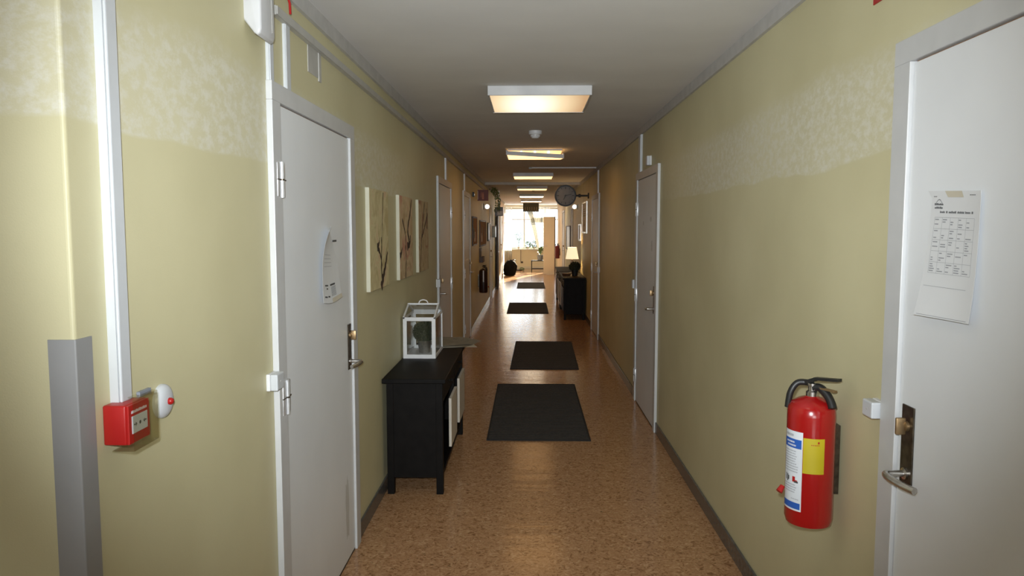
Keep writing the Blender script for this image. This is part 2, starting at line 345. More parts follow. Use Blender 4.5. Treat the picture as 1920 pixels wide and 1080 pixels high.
# window
win = thing('window_1', 'big bright window at the far end of the corridor', None, ((WX0 + WX1) / 2, Y_BACK + .1, WZ0), kind='structure')
hw = (WX1 - WX0) / 2; hh = WZ1 - WZ0
b = nb()
add_box(b, -hw, hw, -.04, .04, 0, .06); add_box(b, -hw, hw, -.04, .04, hh - .06, hh)
add_box(b, -hw, -hw + .06, -.04, .04, .06, hh - .06); add_box(b, hw - .06, hw, -.04, .04, .06, hh - .06)
obj('window_frame', b, 'white2', win)
for x in (-.42, .42): bx('mullion', 'white2', win, x - .03, x + .03, -.03, .03, .06, hh - .06)
bx('transom', 'white2', win, -hw + .06, hw - .06, -.045, -.031, 1.16, 1.20)
for x0, x1 in ((-hw + .06, -.45), (-.39, .39), (.45, hw - .06)): bx('pane', 'glass', win, x0, x1, -.004, .004, .06, hh - .06)
bx('window_sill', 'white2', win, -hw - .03, hw + .03, -.30, -.10, -.035, 0)

def trim(n, label, m_, *a): return struct('trim_%d' % n, (lambda q: (add_box(q, *a), q)[1])(nb()), m_, label)
trim(1, 'grey painted moulding along the top of the left wall', 'trim', XL, XL + .016, Y_CORNER, Y_END, 2.495, ZC)
trim(2, 'grey painted moulding along the top of the right wall', 'trim', XR - .016, XR, -7.0, Y_END, 2.495, ZC)
trim(3, 'thin beam crossing the ceiling before the wall clock', 'duct_grey', XL + .016, XR - .016, 14.90, 14.96, ZC - .05, ZC)

def baseboard(name, s, segs, label):
    b = nb(); x = WX(s)
    for y0, y1 in segs: add_box(b, x, x - s * .012, y0, y1, 0, .088, bev=.003, seg=1)
    return struct(name, b, 'base', label)
# doors: (n, side, near edge, far edge, where the handle is)
DOORS = [
    (1, -1, 2.546, 3.738, 'far', 'first grey-white door on the left with a curled paper'),
    (2, -1, 7.20, 8.46, 'near', 'second door on the left, beyond the three canvases'),
    (3, -1, 10.02, 11.17, 'far', 'third door on the left, just before the cork boards'),
    (4, -1, 16.75, 17.70, 'near', 'fourth door on the left, near the bright end'),
    (5, 1, .97, 2.10, 'far', 'nearest grey-white door on the right with a timetable sheet'),
    (6, 1, 5.85, 7.05, 'near', 'second door on the right, scuffed and half in shade'),
    (7, 1, 10.78, 12.0, 'near', 'third door on the right, before the wall clock'),
    (8, 1, 17.30, 17.86, 'near', 'narrow door on the right behind the lamp'),
    (9, 1, 21.3, 22.4, 'near', 'last door on the right, in the sunlit stretch'),
    (10, -1, 22.9, 24.0, 'near', 'last door on the left, in the sunlit stretch'),
]
def segs(s, y0, y1):
    out = []; y = y0
    for d in sorted([d for d in DOORS if d[1] == s], key=lambda q: q[2]):
        if d[2] > y: out.append((y, d[2]))
        y = d[3]
    out.append((y, y1)); return out
baseboard('baseboard_left', -1, segs(-1, Y_CORNER + .01, Y_END), 'low grey skirting along the left wall')
baseboard('baseboard_right', 1, segs(1, -7.0, Y_END), 'low grey skirting along the right wall')
b = nb(); add_box(b, WX0 - 2, WX1 + 1.6, Y_BACK - .012, Y_BACK, 0, .09); struct('baseboard_back', b, 'cream', 'skirting under the far window')

def handle_set(root, s, y, ydir, z0=1.045):
    """long bronze plate, thumb turn, lever; local to door root at (wall, y0, 0); ydir = way the lever points"""
    d0 = .011; q = -s
    pl = bx('handle_plate', 'bronze', root, q * d0, q * (d0 + .005), y - .030, y + .030, z0 - .095, z0 + .13, bev=.0015)
    b = nb(); add_lathe(b, [(.014, d0 + .005), (.014, d0 + .012), (.010, d0 + .015)], (0, y, z0 + .075), 'X', 16)
    if q < 0:
        for v in b.verts: v.co.x *= -1
    add_box(b, q * (d0 + .010), q * (d0 + .036), y - .005, y + .005, z0 + .052, z0 + .098, bev=.003)
    obj('thumb_turn', b, 'brass', root, smooth=True, label='brass thumb turn')
    zl = z0 - .055
    b = nb(); add_lathe(b, [(.016, d0 + .005), (.016, d0 + .010), (.009, d0 + .012)], (0, y, zl), 'X', 16)
    if q < 0:
        for v in b.verts: v.co.x *= -1
    pts = [(q * (d0 + .008), y, zl), (q * (d0 + .045), y, zl), (q * (d0 + .058), y + ydir * .004, zl), (q * (d0 + .062), y + ydir * .018, zl - .001),
           (q * (d0 + .060), y + ydir * .05, zl - .003), (q * (d0 + .052), y + ydir * .085, zl - .005), (q * (d0 + .040), y + ydir * .118, zl - .007)]
    add_tube(b, smooth_curve(pts, 4), [.009] * 5 + [.0095] * 20, 10)
    obj('lever', b, 'steel', root, smooth=60, label='steel lever handle')
def hinge(root, s, y, z, side):
    q = -s; b = nb()
    add_box(b, q * .018, q * .0245, y - side * .042, y - side * .001, z - .06, z + .06, bev=.002)
    add_box(b, q * .010, q * .022, y + side * .004, y + side * .044, z - .06, z + .06, bev=.002)
    add_lathe(b, [(.0001, -.064), (.008, -.063), (.008, .063), (.0001, .064)], (q * .024, y + side * .004, z), 'Z', 12)
    h = obj('hinge', b, 'zinc', root, smooth=30)
    b = nb(); add_lathe(b, [(.0085, -.003), (.0085, .003)], (q * .024, y + side * .004, z), 'Z', 12)
    add_box(b, q * .0205, q * .0252, y - side * .042, y + side * .046, z - .002, z + .002)
    obj('hinge_joint', b, 'bronze', h)
def door(n, s, y0, y1, hs, label):
    root = thing('door_%d' % n, label, None, (WX(s), y0, 0), kind='structure'); q = -s
    w_ = y1 - y0; j = .085; D = .022; topz = 2.155
    for nm, a, c in (('jamb', 0, j), ('jamb', w_ - j, w_)):
        bx(nm, 'frame', root, 0, q * D, a, c, 0, topz - .065, bev=.002)
    bx('door_head', 'frame', root, 0, q * D, 0, w_, topz - .065, topz, bev=.002)
    g = .005
    bx('door_leaf', 'door', root, q * .003, q * .011, j + g, w_ - j - g * .6, .012, topz - .065 - g, bev=.001)
    bx('door_rebate', 'gap', root, 0, q * .002, j - .001, w_ - j + .001, .0, topz - .064)
    bx('threshold', 'black', root, 0, q * .010, j, w_ - j, 0, .010)
    if hs == 'far': handle_set(root, s, w_ - j - .055, -1); hy, sd = j - .012, 1
    else: handle_set(root, s, j + .055, 1); hy, sd = w_ - j + .012, -1
    for z in (1.82, 1.02, .25)[:3]:
        if n == 1 and z == 1.02: z = 1.035
        hinge(root, s, hy, z, sd)
    return root
for d in DOORS: door(*d)

# lighter stains at the foot of door 1, graphite scuffs: real marks on the leaf
def blob_patch(name, root, x, y, z, ry, rz, m_, seed, label=None):
    random.seed(seed); b = nb(); c = b.verts.new((x, y, z)); vs_ = []
    for i in range(22):
        a = 2 * PI * i / 22; k = random.uniform(.72, 1.1)
        vs_.append(b.verts.new((x, y + ry * k * math.cos(a), z + rz * k * math.sin(a))))
    for i in range(22): b.faces.new((c, vs_[i], vs_[(i + 1) % 22]))
    return obj(name, b, m_, root, label=label)

# ---------------------------------------------------------------- ceiling lights
def ceiling_light(y, idx, drop=False, lit=True):
    lab = {0: 'ceiling light directly above the camera', 1: 'nearest ceiling light, its amber cover brightest left of centre',
           2: 'second ceiling light with its cover hanging crooked', 3: 'third ceiling light, behind the crooked one',
           4: 'fourth ceiling light from the camera', 5: 'fifth ceiling light from the camera', 6: 'sixth ceiling light, before the sunlit stretch',
           7: 'unlit ceiling light with louvre grid, last before the window'}[idx]
    root = thing('ceiling_light', lab, 'ceiling light', (.067, y, ZC), group='ceiling lights down the corridor')
    W = .335; Lh = .37; h = .058 if lit else .30
    if not lit: W = .29
    b = nb(); add_box(b, -W + .02, W - .02, -Lh + .02, Lh - .02, -.02, 0); obj('mounting_tray', b, 'fixture', root)
    # cover: front, back, side lips, then diffuser below
    if not drop:
        for a in ((-W, W, -Lh, -Lh + .012), (-W, W, Lh - .012, Lh), (-W, -W + .012, -Lh + .012, Lh - .012), (W - .012, W, -Lh + .012, Lh - .012)):
            bx('cover_rim', 'fixture' if lit else 'olive', root, *a, -h - (.004 if a[0] == -W and a[1] == W else 0), -.001, bev=.002)
        if lit: bx('diffuser', 'diff_near' if idx in (0, 1) else 'diff_end' if idx >= 5 else 'diff_far', root, -W + .012, W - .012, -Lh + .012, Lh - .012, -h, -h + .006)
        else:
            for i in range(7): bx('louvre', 'duct_grey', root, -.24 + i * .08, -.234 + i * .08, -Lh + .013, Lh - .013, -h, -h + .03)
            for i in range(6): bx('grille_bar', 'brass', root, -.22 + i * .084, -.205 + i * .084, -Lh - .006, -Lh - .001, -h + .03, -h + .15)
    else:
        cov = []
        def tz(x, yy):     # cover twisted: near right corner has come off its clip
            return -.042 * max(0, (x + W) / (2 * W)) * max(0, (Lh - yy) / (2 * Lh)) - .012 * (Lh - yy) / (2 * Lh)
        for nm, m_, a in (('cover_rim', 'fixture', (-W, W, -Lh, -Lh + .012, -h, -.012)), ('cover_rim', 'fixture', (-W, W, Lh - .012, Lh, -h, -.002)),
                          ('cover_rim', 'fixture', (-W, -W + .012, -Lh + .012, Lh - .012, -h, -.002)), ('cover_rim', 'fixture', (W - .012, W, -Lh + .012, Lh - .012, -h, -.002)),
                          ('diffuser', 'diff_far', (-W + .012, W - .012, -Lh + .012, Lh - .012, -h, -h + .006))):
            b = nb(); add_box(b, *a)
            for v in b.verts: v.co.z += tz(v.co.x, v.co.y)
            obj(nm, b, m_, root)
        for x in (-.16, .0, .16):
            b = nb(); add_tube(b, [(x, -.33, -.032), (x, .33, -.032)], .012, 10); obj('tube', b, 'tube', root, smooth=True)
    return root
for i, y in enumerate((1.42, 5.18, 8.98, 12.72, 16.62, 20.48, 24.2, 27.6)):
    ceiling_light(y, i, drop=(i == 2), lit=(i != 7))

def detector(x, y, r, h, m_, label):
    t = thing('smoke_detector', label, 'smoke detector', (x, y, ZC))
    b = nb(); add_lathe(b, [(r, 0), (r, -h * .35), (r * .92, -h * .45), (.0001, -h * .45)], n=28); obj('base', b, m_, t, smooth=True)
    b = nb(); add_lathe(b, [(r * .66, -h * .45), (r * .66, -h * .72), (r * .5, -h * .9), (.0001, -h)], n=28); obj('sensor_head', b, m_, t, smooth=True)
    b = nb()
    for i in range(10):
        a = 2 * PI * i / 10; add_box(b, r * .66 * math.cos(a) - .003, r * .66 * math.cos(a) + .003, r * .66 * math.sin(a) - .003, r * .66 * math.sin(a) + .003, -h * .7, -h * .5)
    obj('vent_slots', b, 'duct_grey', t)
detector(.057, 7.05, .062, .075, 'white2', 'round white smoke detector on the ceiling between the first two lights')
detector(.10, 17.6, .05, .055, 'bluegrey', 'small dark detector on the ceiling past the fourth light')

# ceiling conduit
t = thing('ceiling_conduit', 'thin white conduit across the right half of the ceiling', 'conduit', (.55, 11.22, ZC))
b = nb(); add_box(b, -.51, .46, -.009, .009, -.018, 0, bev=.003); obj('channel', b, 'white2', t)
b = nb(); add_box(b, -.555, -.51, -.022, .022, -.03, 0, bev=.004); obj('junction_box', b, 'duct_grey', t)

# ---------------------------------------------------------------- ducts on walls
def duct(name, s, y0, y1, z0, z1, d, m_, label, cat='cable duct', group=None, clips=True):
    t = thing(name, label, cat, (WX(s), (y0 + y1) / 2, z0), group=group); q = -s; w2 = (y1 - y0) / 2
    b = nb(); add_box(b, 0, q * d * .72, -w2, w2, 0, z1 - z0); obj('duct_base', b, m_, t)
    b = nb(); add_box(b, q * d * .72, q * d, -w2 + .0005, w2 - .0005, .0005, z1 - z0 - .0005, bev=min(.004, d * .13)); obj('duct_lid', b, m_, t)
    return t
duct('cable_duct', -1, 1.543, 1.586, 1.272, 2.56, .026, 'white', 'thick white cable duct running down to the red call point')
duct('cable_duct', -1, 2.556, 2.592, 2.156, 2.315, .016, 'white', 'short white duct from the rounded wall unit to the door frame')
duct('cable_duct', -1, 2.735, 2.782, 2.156, 2.393, .014, 'white', 'short white duct above the first left door')
duct('cable_duct', -1, 7.92, 7.99, 2.156, 2.393, .018, 'white2', 'short white duct above the second left door')
duct('cable_duct', -1, 10.22, 10.30, 2.156, 2.393, .018, 'white2', 'short white duct above the third left door')
duct('cable_duct', 1, 6.80, 6.90, 2.156, 2.495, .022, 'white', 'white duct above the second right door')
duct('cable_duct', 1, 10.98, 11.06, 2.156, 2.495, .02, 'white2', 'white duct above the third right door')
t = thing('cable_duct', 'long grey cable duct running along the top of the left wall', 'cable duct', (XL, 2.62, 2.393))
b = nb(); add_box(b, 0, .018, 0, 12.2, 0, .032); obj('duct_base', b, 'duct_grey', t)
b = nb(); add_box(b, .018, .024, 0, 12.2, .001, .031, bev=.002); obj('duct_lid', b, 'duct_grey', t)
t = thing('junction_plate', 'pale grey plate under the long duct above the first left door', 'junction box', (XL, 3.13, 2.285))
b = nb(); add_box(b, 0, .003, -.09, .055, 0, .108, bev=.001); obj('plate', b, 'duct_grey', t)
b = nb(); add_box(b, 0, .006, .056, .092, -.012, .108, bev=.002); obj('plate_edge', b, 'duct_grey', t)
t = thing('red_cable', 'red cable coming down the wall from the ceiling moulding', 'cable', (XL, 2.735, 2.425))
b = nb(); add_tube(b, [(.032, 0, 0), (.030, .001, .04), (.020, .002, .075), (.019, .002, .13)], .0045, 8); obj('cable', b, 'red', t, smooth=True)

# rounded white unit above the near-left door (only its lower end shows)
t = thing('wall_unit', 'rounded white plastic unit high on the left wall, cut by the top edge', 'wall unit', (XL, 2.37, 2.26))
prof = [(0, .045), (.030, .006), (.040, .0), (.050, .006), (.054, .02), (.054, .235), (.045, .25), (0, .25)]
b = nb(); add_prism(b, prof, 0, .13)
ed = [e for e in b.edges if abs(e.verts[0].co.y - e.verts[1].co.y) < 1e-6 and max(v.co.x for v in e.verts) > .02]
bmesh.ops.bevel(b, geom=ed, offset=.008, segments=3, profile=.5, affect='EDGES'); obj('housing', b, 'fixture', t, smooth=35)
bx('cover_seam', 'duct_grey', t, .053, .0552, .1, .103, .03, .22)

# ---------------------------------------------------------------- corner guard
t = thing('corner_guard', 'grey plastic guard strip on the near left wall corner', 'corner guard', (XL, Y_CORNER, 0))
poly = [(.0035, .052), (.0035, -.0035), (-.053, -.0035), (-.053, 0), (0.0, 0), (0, .052)]   # x, y footprint
b = nb(); lo = [b.verts.new((x, y, .0)) for x, y in poly]; hi = [b.verts.new((x, y, 1.428)) for x, y in poly]
b.faces.new(lo); b.faces.new(hi)
for i in range(6): b.faces.new((lo[i], lo[(i + 1) % 6], hi[(i + 1) % 6], hi[i]))
ed = [e for e in b.edges if all(abs(v.co.x - .0035) < 1e-6 and abs(v.co.y + .0035) < 1e-6 for v in e.verts)]
bmesh.ops.bevel(b, geom=ed, offset=.0033, segments=4, profile=.5, affect='EDGES')
obj('guard_strip', b, 'guard', t, smooth=25)

# ---------------------------------------------------------------- red call point
t = thing('call_point', 'red manual fire alarm call point with clear cover on the left wall', 'fire alarm', (XL, 1.511, 1.188))
b = nb(); add_box(b, 0, .050, 0, .087, 0, .086, bev=.004, seg=3); obj('back_box', b, 'red', t, smooth=30)
b = nb(); add_box(b, .050, .056, .001, .086, .001, .085, bev=.0015); fp = obj('front_plate', b, 'red', t)
b = nb(); add_box(b, .056, .0572, .012, .075, .022, .060, bev=.0005); obj('press_panel', b, 'white', fp, label='white press panel')
b = nb()   # arrow, dot, arrow
def tri(bm, x, pts): bm.faces.new([bm.verts.new((x, y, z)) for y, z in pts])
for sg, yc in ((1, .025), (-1, .062)):
    add_box(b, .0572, .0576, yc - .004 * sg - .002, yc - .004 * sg + .003, .0395, .0425); tri(b, .0577, [(yc - sg * .0, .036), (yc + sg * .006, .041), (yc - sg * .0, .046)])
add_lathe(b, [(.0038, 0), (.0038, .0004)], (.0573, .0435, .041), 'X', 14)
obj('arrow_symbol', b, 'ink', fp)
b = nb(); random.seed(3)
y = .012
while y < .074:
    wd = random.choice((.0028, .0035, .0042)); add_box(b, .0562, .0566, y, y + wd * .7, .066, .0715 + random.choice((0, .001))); y += wd + .0012
obj('lettering', b, 'label', fp, kind='stuff')
b = nb()   # clear hinged cover: thin shell
cx = .060
add_box(b, cx + .008, cx + .0095, -.004, .099, -.010, .099)
add_box(b, .020, cx + .008, -.004, .099, -.0115, -.010); add_box(b, .03, cx + .008, .0975, .099, -.010, .099)
add_box(b, .045, cx + .008, .02, .099, .099, .1005)
obj('clear_cover', b, 'clear', t)
b = nb(); add_box(b, .050, .058, .045, .094, .0985, .106, bev=.001); obj('cover_hinge', b, 'bluegrey', t)

t = thing('alarm_indicator', 'round white indicator dome with a red lamp beside the call point', 'indicator lamp', (XL, 1.758, 1.226))
b = nb(); add_lathe(b, [(.042, 0), (.042, .006), (.038, .013), (.026, .019), (.012, .021), (.0001, .021)], axis='X', n=40); obj('dome', b, 'white', t, smooth=50)
b = nb(); add_lathe(b, [(.0085, .020), (.0085, .026), (.006, .0305), (.0001, .032)], axis='X', n=20); obj('red_lamp', b, 'red', t, smooth=50, label='small red lamp')

# contact boxes beside the frames
def contact_box(s, y0, y1, z0, z1, d, label):
    t = thing('contact_box', label, 'contact box', (WX(s), y0, z0)); q = -s
    b = nb(); add_box(b, 0, q * d * .35, 0, y1 - y0, 0, z1 - z0, bev=.003); obj('back_plate', b, 'white2', t)
    b = nb(); add_box(b, q * d * .35, q * d, .001, y1 - y0 - .001, .001, z1 - z0 - .001, bev=.004); obj('cover', b, 'white', t)
    b = nb(); add_lathe(b, [(.003, -.0005), (.003, .0012)], (q * d, (y1 - y0) / 2, (z1 - z0) / 2), 'X', 10); obj('screw', b, 'duct_grey', t)
contact_box(-1, 2.474, 2.545, 1.088, 1.147, .040, 'small white box on the left side of the first left door frame')
contact_box(1, 2.102, 2.165, 1.100, 1.150, .045, 'small white box on the wall beside the nearest right door frame')
contact_box(1, 7.052, 7.12, 1.07, 1.155, .04, 'small white box beside the second right door frame')
contact_box(-1, 7.12, 7.198, 1.07, 1.15, .04, 'small white box beside the second left door frame')
contact_box(1, 6.28, 6.36, 2.175, 2.255, .04, 'small white box above the second right door')
contact_box(1, 10.70, 10.778, 1.0, 1.08, .04, 'small white box beside the third right door frame')

# ---------------------------------------------------------------- papers on the doors
def sheet(name, root, fn, nu, nv, m_, thick=.0005, label=None):
    """fn(a, b) -> local point; two-sided thin sheet"""
    b = nb(); g = [[b.verts.new(fn(i / nu, j / nv)) for i in range(nu + 1)] for j in range(nv + 1)]
    for j in range(nv):
        for i in range(nu): b.faces.new((g[j][i], g[j][i + 1], g[j + 1][i + 1], g[j + 1][i]))
    bmesh.ops.recalc_face_normals(b, faces=b.faces); bmesh.ops.solidify(b, geom=list(b.faces), thickness=thick)
    return obj(name, b, m_, root, smooth=60, label=label)
def printed(name, root, fn, rects, m_, off):
    b = nb()
    for a0, a1, b0, b1 in rects:
        vs_ = []
        for aa, bb in ((a0, b0), (a1, b0), (a1, b1), (a0, b1)):
            p = Vector(fn(aa, bb)); vs_.append(b.verts.new(p + Vector(off)))
        b.faces.new(vs_)
    return obj(name, b, m_, root, kind='stuff' if len(rects) > 3 else None)
# right door timetable: a = 0 at far (left in view) edge, b = 0 at the foot
t = thing('door_notice', 'white timetable sheet taped to the nearest right door, lower edge curling', 'paper', (XR - .0115, 1.90, 1.425))
def rn(a, b_):
    y = (.012 - .228 * a) if b_ >= .999 else (.012 - .228 * a) + (-.022) * b_ * (1 - a * .9)
    z = .002 + .316 * b_ - .010 * a * b_ + .004 * a * (1 - b_)
    d = .0018 + .020 * (1 - b_) ** 2.2 * (1 - .55 * a) + .005 * a ** 4 + .004 * (1 - b_) ** 6
    return (-d, y, z)
sheet('paper_sheet', t, rn, 10, 16, 'paper')
R_ = []
for r_ in range(6):
    bb = .79 - r_ * .088; R_.append((.10, .90, bb, bb + .0022))
for c_ in range(6):
    aa = .10 + c_ * .16; R_.append((aa, aa + .004, .35, .79))
R_.append((.06, .86, .245, .248)); R_.append((.05, .95, .012, .016))
printed('table_grid', t, rn, R_, 'greyink', (-.0012, 0, 0))
random.seed(11); T_ = []
for c_ in range(5):
    for r_ in range(5):
        for k in range(4):
            if random.random() < .55:
                a0 = .112 + c_ * .16; bb = .79 - r_ * .088 - .02 - k * .018
                if a0 < .9: T_.append((a0, a0 + random.uniform(.04, .11), bb, bb + .008))
printed('small_text', t, rn, T_, 'greyink', (-.0013, 0, 0))
T_ = []; a0 = .20
for wd in (.10, .03, .15, .13, .10, .03):
    x_ = a0
    while x_ < a0 + wd: T_.append((x_, x_ + .012, .825, .838 + random.choice((0, .004)))); x_ += .017
    a0 += wd + .025
for j, (aa, n_) in enumerate(((.07, 11), (.08, 10))):
    for k in range(n_): T_.append((aa + k * .017, aa + k * .017 + .012, .885 - j * .027, .898 - j * .027 + random.choice((0, .004))))
for k in range(9): T_.append((.10 + k * .014, .112 + k * .014, .905 + .022 * math.sin(PI * k / 8), .911 + .022 * math.sin(PI * k / 8)))
for k in range(4): T_.append((.04 + k * .018, .053 + k * .018, .950, .956)); T_.append((.78 + k * .03, .80 + k * .03, .965, .971))
printed('title_text', t, rn, T_, 'ink', (-.0014, 0, 0))
printed('tape_strip', t, rn, [(.34, .66, .95, 1.0)], 'tape', (-.0016, 0, 0))
# left door paper, top-left corner curling
t = thing('door_notice', 'curled white paper taped to the first left door', 'paper', (XL + .0115, 3.10, 1.325))
def ln(a, b_):
    k = max(0, b_ - .45) / .55
    y = -.005 + .31 * a * (1 - .45 * k) + .085 * k ** 2 * (1 - a) + .01 * b_
    z = .005 + .305 * b_ - .012 * math.sin(PI * a) * (1 - b_) + .02 * (1 - a) * k
    d = .002 + .030 * k ** 2 * (1 - a) ** 1.5 + .018 * (1 - b_) ** 4 + .012 * math.sin(PI * b_) * (1 - a) ** 2
    return (d, y, z)
sheet('paper_sheet', t, ln, 12, 18, 'paper')
T_ = [(.12, .30, .235, .255), (.42, .70, .235, .26), (.08, .22, .075, .095), (.26, .36, .08, .10), (.20, .28, .19, .21)]
printed('bold_text', t, ln, T_, 'ink', (.0014, 0, 0))
T_ = [(.46, .72, .09 + k * .017, .10 + k * .017) for k in range(8)] + [(.1, .6, .5 + k * .05, .505 + k * .05) for k in range(4)]
printed('small_text', t, ln, T_, 'greyink', (.0013, 0, 0))
b = nb(); add_box(b, .012, .016, .175, .235, .262, .270, bev=.001); obj('paper_clip', b, 'ink', t)
printed('tape_strip', t, ln, [(.45, .98, .0, .06)], 'tape', (.0022, 0, 0))
printed('tape_top', t, ln, [(.55, .62, .95, 1.0)], 'tape', (.0022, 0, 0))
# dirt at the foot of the first left door
t_ = bpy.data.objects['door_1']
M['stain'] = mat('ochre_stain', (.40, .37, .27), .5, noise=(25, .25, 4), alpha=.22)
blob_patch('stain', t_, .0113, .96, .26, .035, .17, 'stain', 5)
M['scuff'] = mat('grey_scuff', (.42, .42, .41), .5, noise=(25, .2, 4), alpha=.22)
for i, (yy, zz, ry, rz) in enumerate(((.36, 1.72, .05, .022), (.75, 1.69, .03, .02), (.30, 1.50, .03, .05))):
    blob_patch('scuff', bpy.data.objects['door_6'], -.0113, yy, zz, ry, rz, 'scuff', 20 + i)

# ---------------------------------------------------------------- signs
def extinguisher_symbol(bm, P, y=0):
    """pictogram pieces placed with P(u, v, w, h)"""
    P(bm, -.018, -.07, .036, .095); P(bm, -.008, .027, .016, .016); P(bm, -.030, .040, .05, .009); P(bm, -.036, -.03, .008, .07)
t = thing('fire_sign', 'red sign high on the right wall, only its corner in view', 'sign', (XR, 2.17, 2.312))
b = nb(); add_box(b, 0, -.004, -.115, .115, 0, .20, bev=.001); obj('sign_plate', b, 'red', t)
def P1(bm, u, v, w_, h_): add_box(bm, -.004, -.0048, -u - w_, -u, .11 + v, .11 + v + h_)
b = nb(); extinguisher_symbol(b, P1); obj('pictogram', b, 'label', t)
t = thing('fire_sign', 'dark red projecting sign on the left wall above the far extinguisher', 'sign', (XL, 12.95, 2.12))
b = nb(); add_box(b, .0, .19, -.003, .003, 0, .19, bev=.001); obj('sign_plate', b, 'signdark', t)
def P2(bm, u, v, w_, h_): add_box(bm, .095 + u, .095 + u + w_, -.0042, -.003, .095 + v, .095 + v + h_)
b = nb(); extinguisher_symbol(b, P2); obj('pictogram', b, 'palered', t)
b = nb(); add_box(b, 0, .012, -.012, .012, .02, .17); obj('bracket', b, 'duct_grey', t)

